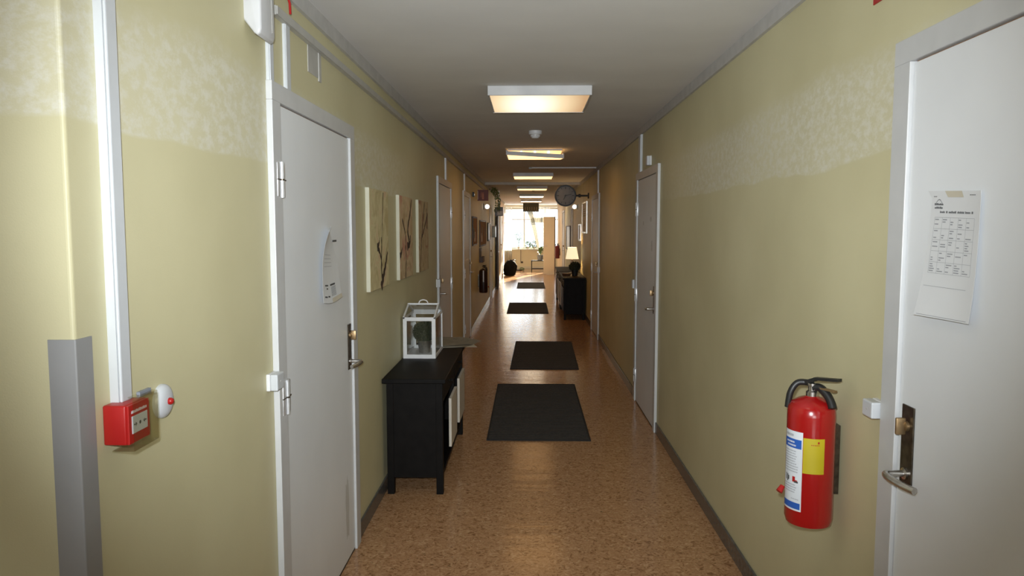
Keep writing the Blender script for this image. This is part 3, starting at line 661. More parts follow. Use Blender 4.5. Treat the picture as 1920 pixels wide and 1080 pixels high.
# ---------------------------------------------------------------- fire extinguishers
def extinguisher(loc, s, label, detail=True, rot=0, body='redpaint'):
    """loc = centre of the foot; s = wall side"""
    t = thing('fire_extinguisher', label, 'fire extinguisher', loc, group=None, rotz=rot)
    r = .0755; h = .411
    b = nb(); add_lathe(b, [(r * .80, 0), (r * .93, .004), (r, .022), (r, h - .045), (r * .97, h - .022), (r * .82, h - .004), (r * .55, h + .008), (r * .28, h + .014), (r * .22, h + .018)], n=48)
    obj('cylinder', b, body, t, smooth=35)
    b = nb(); add_lathe(b, [(.019, h + .016), (.019, h + .030), (.013, h + .034), (.013, h + .048), (.016, h + .050), (.016, h + .058), (.0001, h + .060)], n=20)
    v_ = obj('valve', b, 'brass' if not detail else 'steel', t, smooth=35)
    ax = Vector((-math.sin(rot), 0, 0))
    # handle levers point towards the camera side (+x -y in local frame)
    b = nb()
    hd = Vector((.55, -.83, 0)).normalized(); pr = Vector((hd.y, -hd.x, 0))
    def arm(bm, p0, p1, wdt, th_):
        p0, p1 = Vector(p0), Vector(p1); d = (p1 - p0).normalized(); up = Vector((0, 0, 1)); sd = d.cross(up).normalized()
        vs_ = []
        for p in (p0, p1):
            for a, c in ((-1, 0), (1, 0), (1, 1), (-1, 1)): vs_.append(bm.verts.new(p + sd * a * wdt / 2 + up * c * th_))
        for f in ((0, 1, 2, 3), (4, 7, 6, 5), (0, 4, 5, 1), (1, 5, 6, 2), (2, 6, 7, 3), (3, 7, 4, 0)): bm.faces.new([vs_[i] for i in f])
    c0 = Vector((0, 0, 0))
    arm(b, c0 - hd * .030 + Vector((0, 0, h + .048)), c0 + hd * .012 + Vector((0, 0, h + .066)), .020, .013)
    arm(b, c0 + hd * .010 + Vector((0, 0, h + .070)), c0 + hd * .098 + Vector((0, 0, h + .079)), .022, .009)
    obj('squeeze_lever', b, 'black', v_)
    b = nb(); arm(b, c0 + Vector((0, 0, h + .046)), c0 + hd * .085 + Vector((0, 0, h + .042)), .016, .005); obj('carry_handle', b, 'brass', v_)
    # hose: out of the valve, over the shoulder on the camera side, down behind the body
    q = s
    pts = [(0, 0, h + .052), (-.012, .020, h + .056), (-.040, .028, h + .052), (-.060, .030, h + .020), (-.066, .034, h - .03)]
    cd_ = Vector((-loc[0], -loc[1], 0)).normalized(); rt = Vector((-cd_.y, cd_.x, 0)) if False else Vector((cd_.y * -1, cd_.x, 0))
    def RP(u, v, z): p = rt * u + cd_ * v; return (p.x, p.y, z)
    pts2 = [RP(.004, .004, h + .044), RP(.024, .012, h + .046), RP(.046, .026, h + .026), RP(.058, .038, h + .004), RP(.062, .046, h - .012)]
    if q < 0: pts = [(-a, b_, c) for a, b_, c in pts]; pass
    b = nb(); add_tube(b, smooth_curve(pts, 5), .0105, 12); add_tube(b, smooth_curve(pts2, 5), .0135, 12); obj('hose', b, 'black', t, smooth=60)
    b = nb(); add_tube(b, [(-q * .080, .02, .115), (-q * .094, .012, .098)], [.008, .011], 12); obj('nozzle', b, 'red', t, smooth=60, label='red nozzle tip')
    b = nb(); add_box(b, q * .070, q * (.092), -.012, .026, .10, .33); obj('wall_bracket', b, 'bronze', t)
    # labels: curved patches
    cam_a = math.atan2(-loc[1], -loc[0]) - rot
    if body == 'deepred': return t
    if body != 'redpaint':
        b = nb(); add_lathe(b, [(r + .0008, .20), (r + .0008, .40)], n=4, a0=cam_a - .12, a1=cam_a + .14); obj('white_stripe', b, 'label', t, smooth=True)  # pale strip painted as the highlight on the darkened cylinder
        return t
    def patch(name, a0, a1, z0, z1, m_, parent, off=.0006):
        b = nb(); add_lathe(b, [(r + off, z0), (r + off, z1)], n=16, a0=cam_a + a0, a1=cam_a + a1); return obj(name, b, m_, parent, smooth=True)
    wl = patch('instruction_label', -math.radians(76), -math.radians(17), .055, .318, 'label', t)
    # angles grow anticlockwise seen from above: on screen negative = left
    patch('blue_band', -math.radians(75), -math.radians(20), .262, .292, 'blueprint', wl, .0010)
    patch('blue_band', -math.radians(75), -math.radians(20), .061, .082, 'blueprint', wl, .0010)
    if detail:
        random.seed(4)
        def lines(name, m_, rows, off=.0014):
            b = nb()
            for z_, hgt, a0, a1, gp in rows:
                a = a0
                while a < a1:
                    wd = random.uniform(1.0, 2.4)
                    add_lathe(b, [(r + off, z_), (r + off, z_ + hgt)], n=2, a0=cam_a + math.radians(a), a1=cam_a + math.radians(min(a + wd, a1))); a += wd + gp
            return obj(name, b, m_, wl, kind='stuff')
        lines('label_text', 'greyink', [(.300, .008, -70, -42, .8)] + [(.250 - k * .0085, .0038, -70, random.uniform(-35, -26), .9) for k in range(9)] + [(.138 - k * .008, .0036, -70, random.uniform(-36, -24), .9) for k in range(4)] + [(.092, .003, -44, -24, .9)])
        lines('white_lettering', 'label', [(.279, .0055, -66, -38, .7), (.268, .0055, -62, -34, .7)])
        b = nb()
        for a0, z0, z1 in ((-66, .150, .172), (-60, .146, .170), (-56, .152, .166)):
            add_lathe(b, [(r + .0014, z0), (r + .0014, z1)], n=2, a0=cam_a + math.radians(a0), a1=cam_a + math.radians(a0 + 3.5))
        add_lathe(b, [(r + .0014, .148), (r + .0014, .154)], n=3, a0=cam_a - math.radians(37), a1=cam_a - math.radians(26))
        obj('class_symbol', b, 'ink', wl, kind='stuff')
        b = nb(); add_lathe(b, [(r + .0013, .150), (r + .0013, .168)], n=4, a0=cam_a - math.radians(42), a1=cam_a - math.radians(34))
        add_lathe(b, [(r + .0013, .150), (r + .0013, .157)], n=3, a0=cam_a - math.radians(34), a1=cam_a - math.radians(28)); obj('red_symbol', b, 'red', wl)
    yl = patch('inspection_label', -math.radians(16), math.radians(34), .186, .302, 'yellow', t)
    if detail:
        b = nb(); add_lathe(b, [(r + .0012, .286), (r + .0012, .293)], n=3, a0=cam_a + math.radians(17), a1=cam_a + math.radians(21))
        for k in range(5): add_lathe(b, [(r + .0012, .280), (r + .0012, .2825)], n=2, a0=cam_a + math.radians(2 + k * 4), a1=cam_a + math.radians(4.6 + k * 4))
        obj('red_print', b, 'red', yl)
    return t
extinguisher((.931, 2.405, .673), 1, 'red fire extinguisher with white and yellow labels on the near right wall')
extinguisher((-.808, 13.0, .50), -1, 'shadowed fire extinguisher hanging on the left wall below the cork boards', detail=False, body='darkred')
extinguisher((.932, 24.3, .64), 1, 'small distant red extinguisher on the far right wall by the open door', detail=False, body='deepred')

# ---------------------------------------------------------------- canvases
def branch(bm, x, pts, w0, w1):
    """tapering flat painted stroke in the y-z plane"""
    P = smooth_curve([(0, a, c) for a, c in pts], 5); n = len(P); L_ = []; R2 = []
    for i, p in enumerate(P):
        d = (P[min(i + 1, n - 1)] - P[max(0, i - 1)]).normalized(); nrm = Vector((0, -d.z, d.y)); wd = (w0 + (w1 - w0) * i / (n - 1)) * (1 + .25 * math.sin(i * 2.1))
        L_.append(bm.verts.new((x, p.y + nrm.y * wd, p.z + nrm.z * wd))); R2.append(bm.verts.new((x, p.y - nrm.y * wd, p.z - nrm.z * wd)))
    for i in range(n - 1): bm.faces.new((L_[i], L_[i + 1], R2[i + 1], R2[i]))
def canvas(y0, y1, strokes, pal, seed, label):
    t = thing('canvas_print', label, 'wall picture', (XL, y0, 1.292), group='triptych of branch canvases'); W = y1 - y0
    b = nb(); add_box(b, 0, .022, 0, W, 0, .58, bev=.001); obj('stretched_canvas', b, 'canvas_edge', t)
    b = nb(); add_box(b, .022, .0228, .002, W - .002, .002, .578); obj('painting', b, canvas_material(seed, *pal), t)
    b = nb()
    for pts, w0, w1 in strokes: branch(b, .0233, [(a * W, c * .58) for a, c in pts], w0, w1)
    obj('painted_branch', b, 'brown_paint', t)
canvas(4.06, 4.60, [([(.55, 0.0), (.68, .12), (.80, .22), (.93, .36)], .030, .012), ([(.60, .10), (.57, .25), (.60, .42), (.58, .52)], .013, .007), ([(.62, .22), (.50, .36), (.38, .42)], .004, .020),
                    ([(.36, .43), (.46, .46), (.50, .52)], .018, .003), ([(.60, .45), (.66, .7), (.72, .98)], .003, .008)],
       ((.40, .33, .17), (.52, .46, .27), (.50, .36, .22)), 1.0, 'leftmost canvas picture with a brown forked branch at its foot')
canvas(5.0, 5.56, [([(.0, .28), (.10, .31), (.18, .38)], .025, .008), ([(.40, .0), (.46, .22), (.40, .40)], .014, .008), ([(.70, .45), (.60, .60), (.80, .80), (.92, .98)], .020, .014), ([(.55, .38), (.75, .42), (.82, .52)], .03, .012),
                   ([(.20, .72), (.40, .55), (.45, .35)], .012, .006)],
       ((.38, .27, .15), (.50, .40, .25), (.42, .22, .15)), 2.3, 'middle canvas picture with reddish brown blossom twigs')
canvas(5.87, 6.43, [([(.10, .0), (.20, .25), (.30, .50), (.46, .75), (.60, .98)], .010, .014), ([(.30, .48), (.55, .60), (.90, .82)], .010, .012), ([(.85, .60), (.88, .75), (.80, .90)], .018, .008)],
       ((.34, .25, .13), (.46, .37, .22), (.32, .17, .10)), 4.1, 'rightmost canvas picture, narrow in view, with a thin tall twig')

# ---------------------------------------------------------------- consoles
def console(x0, x1, y0, y1, h, s, label, panels, knob=True):
    """s = wall side; front faces the corridor"""
    t = thing('console_cabinet', label, 'cabinet', ((x0 + x1) / 2, (y0 + y1) / 2, 0))
    cx_, cy_ = (x0 + x1) / 2, (y0 + y1) / 2; X0, X1, Y0, Y1 = x0 - cx_, x1 - cx_, y0 - cy_, y1 - cy_
    bx('cabinet_top', 'blackwood', t, X0, X1, Y0, Y1, h - .028, h, bev=.004)
    i0, i1 = X0 + .022, X1 - .022; j0, j1 = Y0 + .03, Y1 - .03; lw = .042
    for lx in (i0, i1 - lw):
        for ly in (j0, j1 - lw):
            b = nb(); add_box(b, lx, lx + lw, ly, ly + lw, 0, h - .028, bev=.002); obj('leg', b, 'blackwood', t)
    for ly in (j0 + .006, j1 - .024): bx('side_panel', 'blackwood', t, i0 + lw, i1 - lw, ly, ly + .018, .105, h - .028)
    wallx = i0 if s < 0 else i1; fr = i1 if s < 0 else i0; dr = 1 if s < 0 else -1
    bx('back_panel', 'blackwood', t, wallx + dr * .004, wallx + dr * .016, j0 + lw, j1 - lw, .105, h - .028)
    bx('bottom_shelf', 'blackwood', t, i0 + .018, i1 - .006, j0 + lw, j1 - lw, .105, .125)
    bx('drawer_rail', 'blackwood', t, fr - dr * .02, fr - dr * .002, j0 + lw, j1 - lw, .575, .592)
    mid = (j0 + j1) / 2
    b = nb(); add_box(b, fr - dr * .030, fr - dr * .001, mid - .02, mid + .02, .125, h - .028); obj('centre_post', b, 'blackwood', t)
    for a, c in ((j0 + lw + .004, mid - .024), (mid + .024, j1 - lw - .004)):
        d_ = bx('drawer', 'blackwood', t, fr - dr * .018, fr + dr * .001, a, c, .596, h - .034, bev=.002)
        b = nb(); add_lathe(b, [(.007, 0), (.007, .012), (.013, .018), (.011, .026), (.0001, .028)], (fr + dr * .001, (a + c) / 2, (.596 + h - .034) / 2), 'X', 14)
        if dr < 0:
            for v in b.verts: v.co.x = 2 * (fr + dr * .001) - v.co.x
        obj('knob', b, 'blackwood', d_, smooth=True)
    for (a, c, z0, z1, m_) in panels:
        dd = bx('cabinet_door', m_, t, fr + dr * .002, fr + dr * .020, a - cy_, c - cy_, z0, z1, bev=.002, label='cream door panel' if m_ == 'cream' else None)
    return t
console(-.897, -.507, 4.405, 5.83, .73, -1, 'black console cabinet with cream doors against the left wall', [(4.76, 5.13, .205, .53, 'cream'), (5.33, 5.74, .215, .545, 'cream')])
console(.605, 1.02, 13.10, 14.95, .755, 1, 'nearer black cabinet under the table lamp on the right', [(13.25, 13.95, .16, .56, 'wood'), (14.15, 14.80, .16, .58, 'cream')])
console(.605, 1.02, 15.05, 16.95, .755, 1, 'farther black cabinet on the right, past the lamp cabinet', [(15.20, 15.90, .16, .56, 'cream'), (16.1, 16.80, .16, .56, 'wood')])

# ---------------------------------------------------------------- lantern greenhouse and its plant
LX0, LX1, LY0, LY1 = -.886, -.657, 5.12, 5.56
t = thing('glass_lantern', 'white framed glass greenhouse lantern with gabled roof on the black console', 'lantern', ((LX0 + LX1) / 2, (LY0 + LY1) / 2, .73))
hx, hy = (LX1 - LX0) / 2, (LY1 - LY0) / 2; ev, rg = .292, .365; bw = .009
for nm, y_ in (('front_frame', -hy), ('rear_frame', hy)):
    sg = 1 if y_ < 0 else -1; b = nb(); ya, yb = y_, y_ + sg * .014
    add_box(b, -hx, hx, ya, yb, 0, .028); add_box(b, -hx, hx, ya, yb, ev - .026, ev)
    add_box(b, -hx, -hx + .026, ya, yb, .028, ev - .026); add_box(b, hx - .026, hx, ya, yb, .028, ev - .026); obj(nm, b, 'white2', t)
    bx('glass_pane', 'glass', t, -hx + .026, hx - .026, y_ + sg * .006, y_ + sg * .008, .028, ev - .026)
for sx in (-1, 1):
    b = nb(); xa, xb = sx * hx, sx * (hx - .012)
    add_box(b, xa, xb, -hy + .014, hy - .014, 0, .020); add_box(b, xa, xb, -hy + .014, hy - .014, ev - .014, ev)
    for sy in (-1, 1): add_box(b, xa, xb, sy * (hy - .014), sy * (hy - .026), .02, ev - .014)
    # gable triangle bars
    for sy in (-1, 1):
        pts = [(-hy if sy < 0 else hy, ev), (0, rg)]
        p = [Vector((0, pts[0][0], pts[0][1])), Vector((0, 0, rg))]
        vs_ = []
        for q_ in p:
            for dx in (xa, xb):
                for dz in (-.010, .004): vs_.append(b.verts.new((dx, q_.y, q_.z + dz)))
        for f in ((0, 1, 3, 2), (4, 6, 7, 5), (0, 4, 5, 1), (2, 3, 7, 6), (0, 2, 6, 4), (1, 5, 7, 3)): b.faces.new([vs_[i] for i in f])
    obj('side_frame', b, 'white2', t)
    bx('glass_pane', 'glass', t, sx * (hx - .005), sx * (hx - .007), -hy + .014, hy - .014, .020, ev - .014)
b = nb(); add_box(b, -hx, hx, -.007, .007, rg - .008, rg + .006); obj('ridge_bar', b, 'white2', t)
for sy in (-1, 1):
    b = nb(); vs_ = [b.verts.new(p) for p in ((-hx + .013, sy * (hy - .004), ev + .003), (hx - .013, sy * (hy - .004), ev + .003), (hx - .013, sy * .008, rg), (-hx + .013, sy * .008, rg))]
    b.faces.new(vs_); bmesh.ops.solidify(b, geom=list(b.faces), thickness=.002); obj('roof_pane', b, 'glass', t)
b = nb(); add_box(b, -hx + .013, hx - .013, hy - .018, hy - .006, ev - .001, ev + .010); obj('roof_rail', b, 'white2', t)
b = nb(); add_tube(b, [(-.033 * math.cos(a), 0, rg + .004 + .026 * math.sin(a)) for a in [PI * i / 12 for i in range(13)]], .0045, 8); obj('handle', b, 'white2', t, smooth=True)
bx('lantern_base', 'white2', t, -hx + .012, hx - .012, -hy + .014, hy - .014, 0, .006)

def leafball(bm, c, r, n, size, seed, flat=1.0):
    random.seed(seed)
    for i in range(n):
        z = random.uniform(-1, 1); a = random.uniform(0, 2 * PI); rr = math.sqrt(1 - z * z); k = random.uniform(.55, 1.0) ** .5
        d = Vector((rr * math.cos(a), rr * math.sin(a), z)); p = Vector(c) + Vector((d.x, d.y, d.z * flat)) * r * k
        q = (d + Vector([random.uniform(-.7, .7) for _ in range(3)])).normalized().to_track_quat('Z', 'Y')
        s1, s2 = size * random.uniform(.7, 1.2), size * random.uniform(.3, .5)
        vs_ = [bm.verts.new(p + q @ Vector(v)) for v in ((0, -s2, 0), (s2, 0, s1 * .4), (0, s2, 0), (0, 0, s1))]
        bm.faces.new((vs_[0], vs_[1], vs_[3])); bm.faces.new((vs_[1], vs_[2], vs_[3]))
t = thing('potted_plant', 'dark round bush in a shiny metal pot inside the glass lantern', 'plant', (-.765, 5.33, .736))
b = nb(); add_lathe(b, [(.0001, .001), (.036, .001), (.040, .006), (.050, .088), (.053, .092), (.050, .092), (.044, .085), (.0001, .080)], n=36)
obj('pot', b, 'steel', t, smooth=35)
b = nb(); add_lathe(b, [(.0001, .074), (.028, .074), (.044, .085), (.06, .12), (.062, .16), (.045, .20), (.0001, .215)], n=14); leafball(b, (0, 0, .155), .080, 1400, .016, 3, .9)
obj('foliage', b, 'foliage', t, kind='stuff')

M['newsprint'] = mat('newsprint', (.26, .22, .16), .8, noise=(25, .2, 3))
t = thing('newspaper', 'loose pale papers hanging over the far end of the black console', 'newspaper', (-.60, 5.80, .7305))
def nw(dx, dy, rot, wv, z):
    def f(a, b_):
        x = (a - .5) * .30; y = (b_ - .5) * .36; X = x * math.cos(rot) - y * math.sin(rot) + dx; Y_ = x * math.sin(rot) + y * math.cos(rot) + dy
        ov = max(0, X - .093); ov2 = max(0, Y_ - .03)
        return (X, Y_, z + wv * math.sin(a * 5) * math.sin(b_ * 4) ** 2 + .010 * math.sin(a * PI) * b_ - ov * .05 + ov2 * .03)
    return f
sheet('news_sheet', t, nw(.01, -.02, .25, .003, .0025), 10, 10, 'tape', .0008)
sheet('news_sheet', t, nw(.02, .0, -.30, .004, .0080), 10, 10, 'newsprint', .0008)
sheet('news_sheet', t, nw(-.06, -.01, .55, .006, .0150), 10, 10, 'newsprint', .0008)

# ---------------------------------------------------------------- floor mats
def floor_mat(x0, x1, y0, y1, label, sk=0):
    t = thing('floor_mat', label, 'mat', ((x0 + x1) / 2, (y0 + y1) / 2, 0), group='charcoal mats down the corridor', rotz=sk)
    hx_, hy_ = (x1 - x0) / 2, (y1 - y0) / 2
    bx('mat_base', 'mat', t, -hx_ + .012, hx_ - .012, -hy_ + .012, hy_ - .012, 0, .006)
    b = nb()
    n = max(8, int((y1 - y0) / .05))
    for i in range(n):
        y = -hy_ + .02 + (2 * hy_ - .04) * (i + .5) / n; w_ = (2 * hy_ - .04) / n * .36
        add_box(b, -hx_ + .016, hx_ - .016, y - w_, y + w_, .006, .0085)
    obj('ribs', b, 'mat', t, kind='stuff')
    b = nb(); add_box(b, -hx_, hx_, -hy_, -hy_ + .012, 0, .009); add_box(b, -hx_, hx_, hy_ - .012, hy_, 0, .009)
    add_box(b, -hx_, -hx_ + .012, -hy_ + .012, hy_ - .012, 0, .009); add_box(b, hx_ - .012, hx_, -hy_ + .012, hy_ - .012, 0, .009)
    obj('binding', b, 'mat_edge', t)
floor_mat(-.328, .483, 5.60, 7.66, 'nearest and largest charcoal mat on the floor')
floor_mat(-.205, .60, 8.49, 10.58, 'second charcoal mat from the camera', -.015)
floor_mat(-.43, .38, 14.1, 16.12, 'third charcoal mat, in the window reflection')
floor_mat(-.333, .446, 19.98, 22.12, 'farthest grey mat before the sunlit end')

# ---------------------------------------------------------------- clock
t = thing('wall_clock', 'round double-sided clock on a bracket from the right wall', 'clock', (XR, 12.8, 2.20))
cxk = -.405; R0 = .185
b = nb(); add_lathe(b, [(R0 - .027, -.052), (R0 - .004, -.052), (R0, -.046), (R0, .046), (R0 - .004, .052), (R0 - .027, .052), (R0 - .027, .044), (R0 - .025, .0), (R0 - .027, -.044), (R0 - .027, -.052)], (cxk, 0, 0), 'Y', 48, caps=False)
obj('clock_rim', b, 'black', t, smooth=30)
for sg in (-1, 1):
    b = nb(); add_lathe(b, [(.0001, 0), (R0 - .026, 0), (R0 - .026, .004 * sg), (.0001, .004 * sg)], (cxk, sg * .036, 0), 'Y', 48)
    dl = obj('dial', b, 'clock_face', t)
    b = nb()
    for k in range(12):
        a = 2 * PI * k / 12; ca, sa = math.sin(a), math.cos(a); L1 = .122 if k % 3 else .112; wd = .004 if k % 3 else .006; L2 = .150
        vs_ = [b.verts.new((cxk + ca * l + sa * e_, sg * .041, sa * l - ca * e_)) for l, e_ in ((L1, -wd), (L1, wd), (L2, wd), (L2, -wd))]
        b.faces.new(vs_)
    obj('hour_marks', b, 'ink', dl)
    b = nb()
    for ang, ln_, wd in ((math.radians(76), .105, .005), (math.radians(205), .078, .007)):     # about a quarter past six
        ca, sa = math.sin(ang) * (-sg), math.cos(ang)
        ca = -ca if sg > 0 else math.sin(ang)
        vs_ = [b.verts.new((cxk + ca * l + sa * e_, sg * .0435, sa * l - ca * e_)) for l, e_ in ((-.02, -wd), (-.02, wd), (ln_, wd * .7), (ln_, -wd * .7))]
        b.faces.new(vs_)
    add_lathe(b, [(.010, sg * .0425), (.010, sg * .0455)], (cxk, 0, 0), 'Y', 14); obj('clock_hands', b, 'black', dl)
b = nb(); add_tube(b, [(cxk + R0 - .003, 0, 0), (-.02, 0, 0)], .016, 12); add_tube(b, [(-.16, 0, -.03), (-.16, 0, .03)], .02, 12); obj('bracket_arm', b, 'black', t, smooth=40)
b = nb(); add_lathe(b, [(.0001, -.02), (.05, -.02), (.05, 0), (.0001, 0)], (0, 0, 0), 'X', 24); obj('wall_plate', b, 'black', t)

# ---------------------------------------------------------------- wall globes
def globe(s, y, z, label):
    t = thing('wall_lamp', label, 'wall lamp', (WX(s), y, z)); q = -s
    b = nb(); add_lathe(b, [(.0001, 0), (.06, 0), (.06, .012), (.03, .02), (.02, .035)], n=24, axis='X')
    if q < 0:
        for v in b.verts: v.co.x *= -1
    obj('wall_rose', b, 'bronze', t, smooth=40)
    b = nb(); bmesh.ops.create_uvsphere(b, u_segments=20, v_segments=12, radius=.047, matrix=Matrix.Translation((q * .075, 0, 0))); obj('globe', b, 'globe', t, smooth=True)
globe(-1, 14.6, 2.065, 'small white globe lamp on the left wall below the projecting red sign')
globe(1, 15.6, 2.09, 'small white globe lamp on the right wall under the clock')

# ---------------------------------------------------------------- boards, pictures and boxes along the far walls
def board(s, y0, y1, z0, z1, frame_m, face_m, label, cat, d=.02, name='picture', extra=None):
    t = thing(name, label, cat, (WX(s), y0, z0)); q = -s; W_, H_ = y1 - y0, z1 - z0; f = .025
    b = nb(); add_box(b, 0, q * d, 0, W_, 0, f); add_box(b, 0, q * d, 0, W_, H_ - f, H_); add_box(b, 0, q * d, 0, f, f, H_ - f); add_box(b, 0, q * d, W_ - f, W_, f, H_ - f)
    obj('picture_frame' if cat != 'notice board' else 'board_frame', b, frame_m, t)
    bx('board_face' if cat == 'notice board' else 'picture_face', face_m, t, 0, q * d * .6, f, W_ - f, f, H_ - f)
    if extra: extra(t, q, W_, H_)
    return t
def pins(t, q, W_, H_):
    random.seed(int(W_ * 100))
    for k in range(3):
        y = random.uniform(.1, W_ - .4); z = random.uniform(.04, H_ - .25)
        bx('pinned_note', 'newsprint' if k else 'tape', t, q * .0125, q * .0135, y, y + .2, z, z + .16)
board(-1, 11.65, 12.6, 1.36, 1.83, 'wood', 'cork', 'nearer brown cork board on the left wall', 'notice board', name='cork_board', extra=pins)
board(-1, 13.35, 15.2, 1.30, 1.79, 'wood', 'cork', 'farther brown cork board above the dark extinguisher', 'notice board', name='cork_board', extra=pins)
def fig(t, q, W_, H_):
    b = nb(); add_lathe(b, [(.05, 0), (.05, .001)], (0, W_ * .5, H_ * .34), 'X', 14)
    for v in b.verts: v.co.x = q * (.0125 + abs(v.co.x))
    add_box(b, q * .0125, q * .0135, W_ * .42, W_ * .58, H_ * .22, H_ * .30)
    for k in range(4): add_box(b, q * .0125, q * .0135, W_ * .25, W_ * .75, H_ * (.55 + k * .07), H_ * (.57 + k * .07))
    obj('printed_figure', b, 'greyink', t)
board(1, 13.10, 14.20, 1.55, 2.12, 'steel', 'paper', 'tall white poster with a dark figure on the right wall', 'poster', name='poster', extra=fig)
board(1, 14.62, 15.18, 1.39, 1.72, 'steel', 'paper', 'small white notice on the right wall, left of the tall poster', 'notice', name='wall_notice')
M['greenish'] = mat('faded_green_picture', (.28, .30, .20), .3, noise=(6, .3, 3))
board(1, 18.1, 20.0, 1.08, 1.70, 'wood', 'greenish', 'greenish framed picture on the right wall behind the lampshade', 'wall picture', d=.035)
board(-1, 15.9, 16.6, 1.36, 1.76, 'black', 'greenish', 'narrow dark framed picture on the left wall past the cork boards', 'wall picture', d=.03)
t = thing('leaflet_rack', 'dark narrow leaflet rack below the farther cork board', 'rack', (XL, 13.30, 1.02))
bx('rack_back', 'wood', t, 0, .015, 0, .5, 0, .26); bx('rack_tray', 'wood', t, .015, .07, 0, .5, 0, .10)
bx('leaflet', 'newsprint', t, .02, .035, .06, .22, .101, .20); bx('leaflet', 'tape', t, .02, .03, .27, .44, .101, .23)
t = thing('wall_box', 'small dark green wall box beside the fourth left door', 'wall box', (XL, 17.78, 1.42)); bx('box_body', 'greenish', t, 0, .09, 0, .45, 0, .26, bev=.006); bx('box_lid', 'wood', t, .0, .095, .0, .45, .262, .275)
t = thing('wall_box', 'tiny dark box high on the left wall before the red projecting sign', 'wall box', (XL, 11.75, 2.14)); bx('box_body', 'black', t, 0, .03, 0, .09, 0, .075, bev=.004); bx('box_knob', 'steel', t, .031, .036, .03, .06, .02, .05)
t = thing('hanging_sign_box', 'blue-grey box hanging from the ceiling by the left wall', 'sign box', (-.745, 18.3, ZC))
bx('hanger', 'steel', t, -.01, .01, -.01, .01, -.40, 0); bx('box_body', 'bluegrey', t, -.10, .10, -.05, .05, -.62, -.40, bev=.01); bx('box_face', 'white2', t, -.04, .085, -.055, -.051, -.60, -.50)
t = thing('hanging_vine', 'trailing dark plant on the ceiling line of the left wall', 'plant', (XL + .09, 16.4, 2.22))
b = nb(); pts = smooth_curve([(0, 0, .26), (.05, .3, .24), (.09, .7, .14), (.08, 1.0, -.02), (.06, 1.1, -.16)], 5); add_tube(b, pts, .006, 6); obj('vine_stem', b, 'wood', t)
b = nb(); random.seed(5)
for p in pts[::2]: leafball(b, p, .05, 22, .045, random.randint(0, 999))
obj('foliage', b, 'leaf', t, kind='stuff')

# ---------------------------------------------------------------- table lamp, plant, basket on the right cabinet
LPX, LPY = .845, 14.45
t = thing('table_lamp', 'lit table lamp with cream cone shade on the right cabinet', 'table lamp', (LPX, LPY, .755))
b = nb(); add_lathe(b, [(.0001, 0), (.065, 0), (.065, .012), (.03, .02), (.012, .03), (.018, .08), (.024, .13), (.012, .18), (.007, .20), (.007, .30), (.0001, .31)], n=24); obj('lamp_base', b, 'bronze', t, smooth=40)
b = nb(); add_lathe(b, [(.130, .285), (.085, .515), (.083, .515), (.128, .285), (.130, .285)], n=32, caps=False)
obj('lamp_shade', b, 'shade', t, smooth=60)
b = nb(); bmesh.ops.create_uvsphere(b, u_segments=12, v_segments=8, radius=.028, matrix=Matrix.Translation((0, 0, .36))); obj('bulb', b, 'globe', t, smooth=True)
pl = lamp('table_lamp_light', 'POINT', (LPX, LPY, .755 + .42), 14.0, (1.0, .62, .28), shadow_soft_size=.05)
t = thing('potted_plant', 'dark bushy plant in a black pot before the lamp on the right cabinet', 'plant', (.855, 13.75, .755))
b = nb(); add_lathe(b, [(.0001, 0), (.05, 0), (.065, .10), (.060, .10), (.055, .09), (.0001, .085)], n=20); obj('pot', b, 'black', t, smooth=40)
b = nb(); leafball(b, (0, 0, .17), .095, 420, .035, 8, .8); add_lathe(b, [(.0001, .09), (.05, .1), (.07, .16), (.05, .22), (.0001, .24)], n=10); obj('foliage', b, 'foliage', t, kind='stuff')
t = thing('basket', 'small brown basket on the front of the right cabinet', 'basket', (.70, 13.75, .755))
b = nb(); add_lathe(b, [(.0001, 0), (.07, 0), (.085, .045), (.078, .045), (.065, .006), (.0001, .006)], n=24); obj('basket_body', b, 'basket', t, smooth=40)
b = nb()
for k in range(3): add_lathe(b, [(.073 + k * .005, .008 + k * .013), (.077 + k * .005, .012 + k * .013), (.073 + k * .005, .016 + k * .013)], n=24)
obj('woven_bands', b, 'wood', t)

# ---------------------------------------------------------------- far doors standing open
t = thing('open_door', 'cream door leaf standing open across the right side of the far end', 'door', (.70, 26.0, 0))
bx('leaf', 'leafpaint', t, -.19, .20, -.02, .02, .012, 2.035, bev=.003); b = nb(); add_box(b, .20, .232, -.03, .03, 0, 2.05); obj('edge_post', b, 'wood', t)
bx('handle', 'steel', t, -.16, -.06, -.075, -.055, 1.0, 1.015); bx('handle_stem', 'steel', t, -.165, -.15, -.075, -.02, 1.0, 1.015)
t = thing('open_door', 'dark-edged door leaf folded back along the far left wall', 'door', (XL, 19.6, 0))
bx('leaf', 'wood', t, .032, .078, 0, .90, .015, 2.0, bev=.003, label='dark brown leaf'); bx('handle', 'steel', t, .079, .11, .08, .10, 1.0, 1.02)
for z in (.3, 1.75): bx('hinge', 'steel', t, .014, .031, .86, .90, z, z + .1)

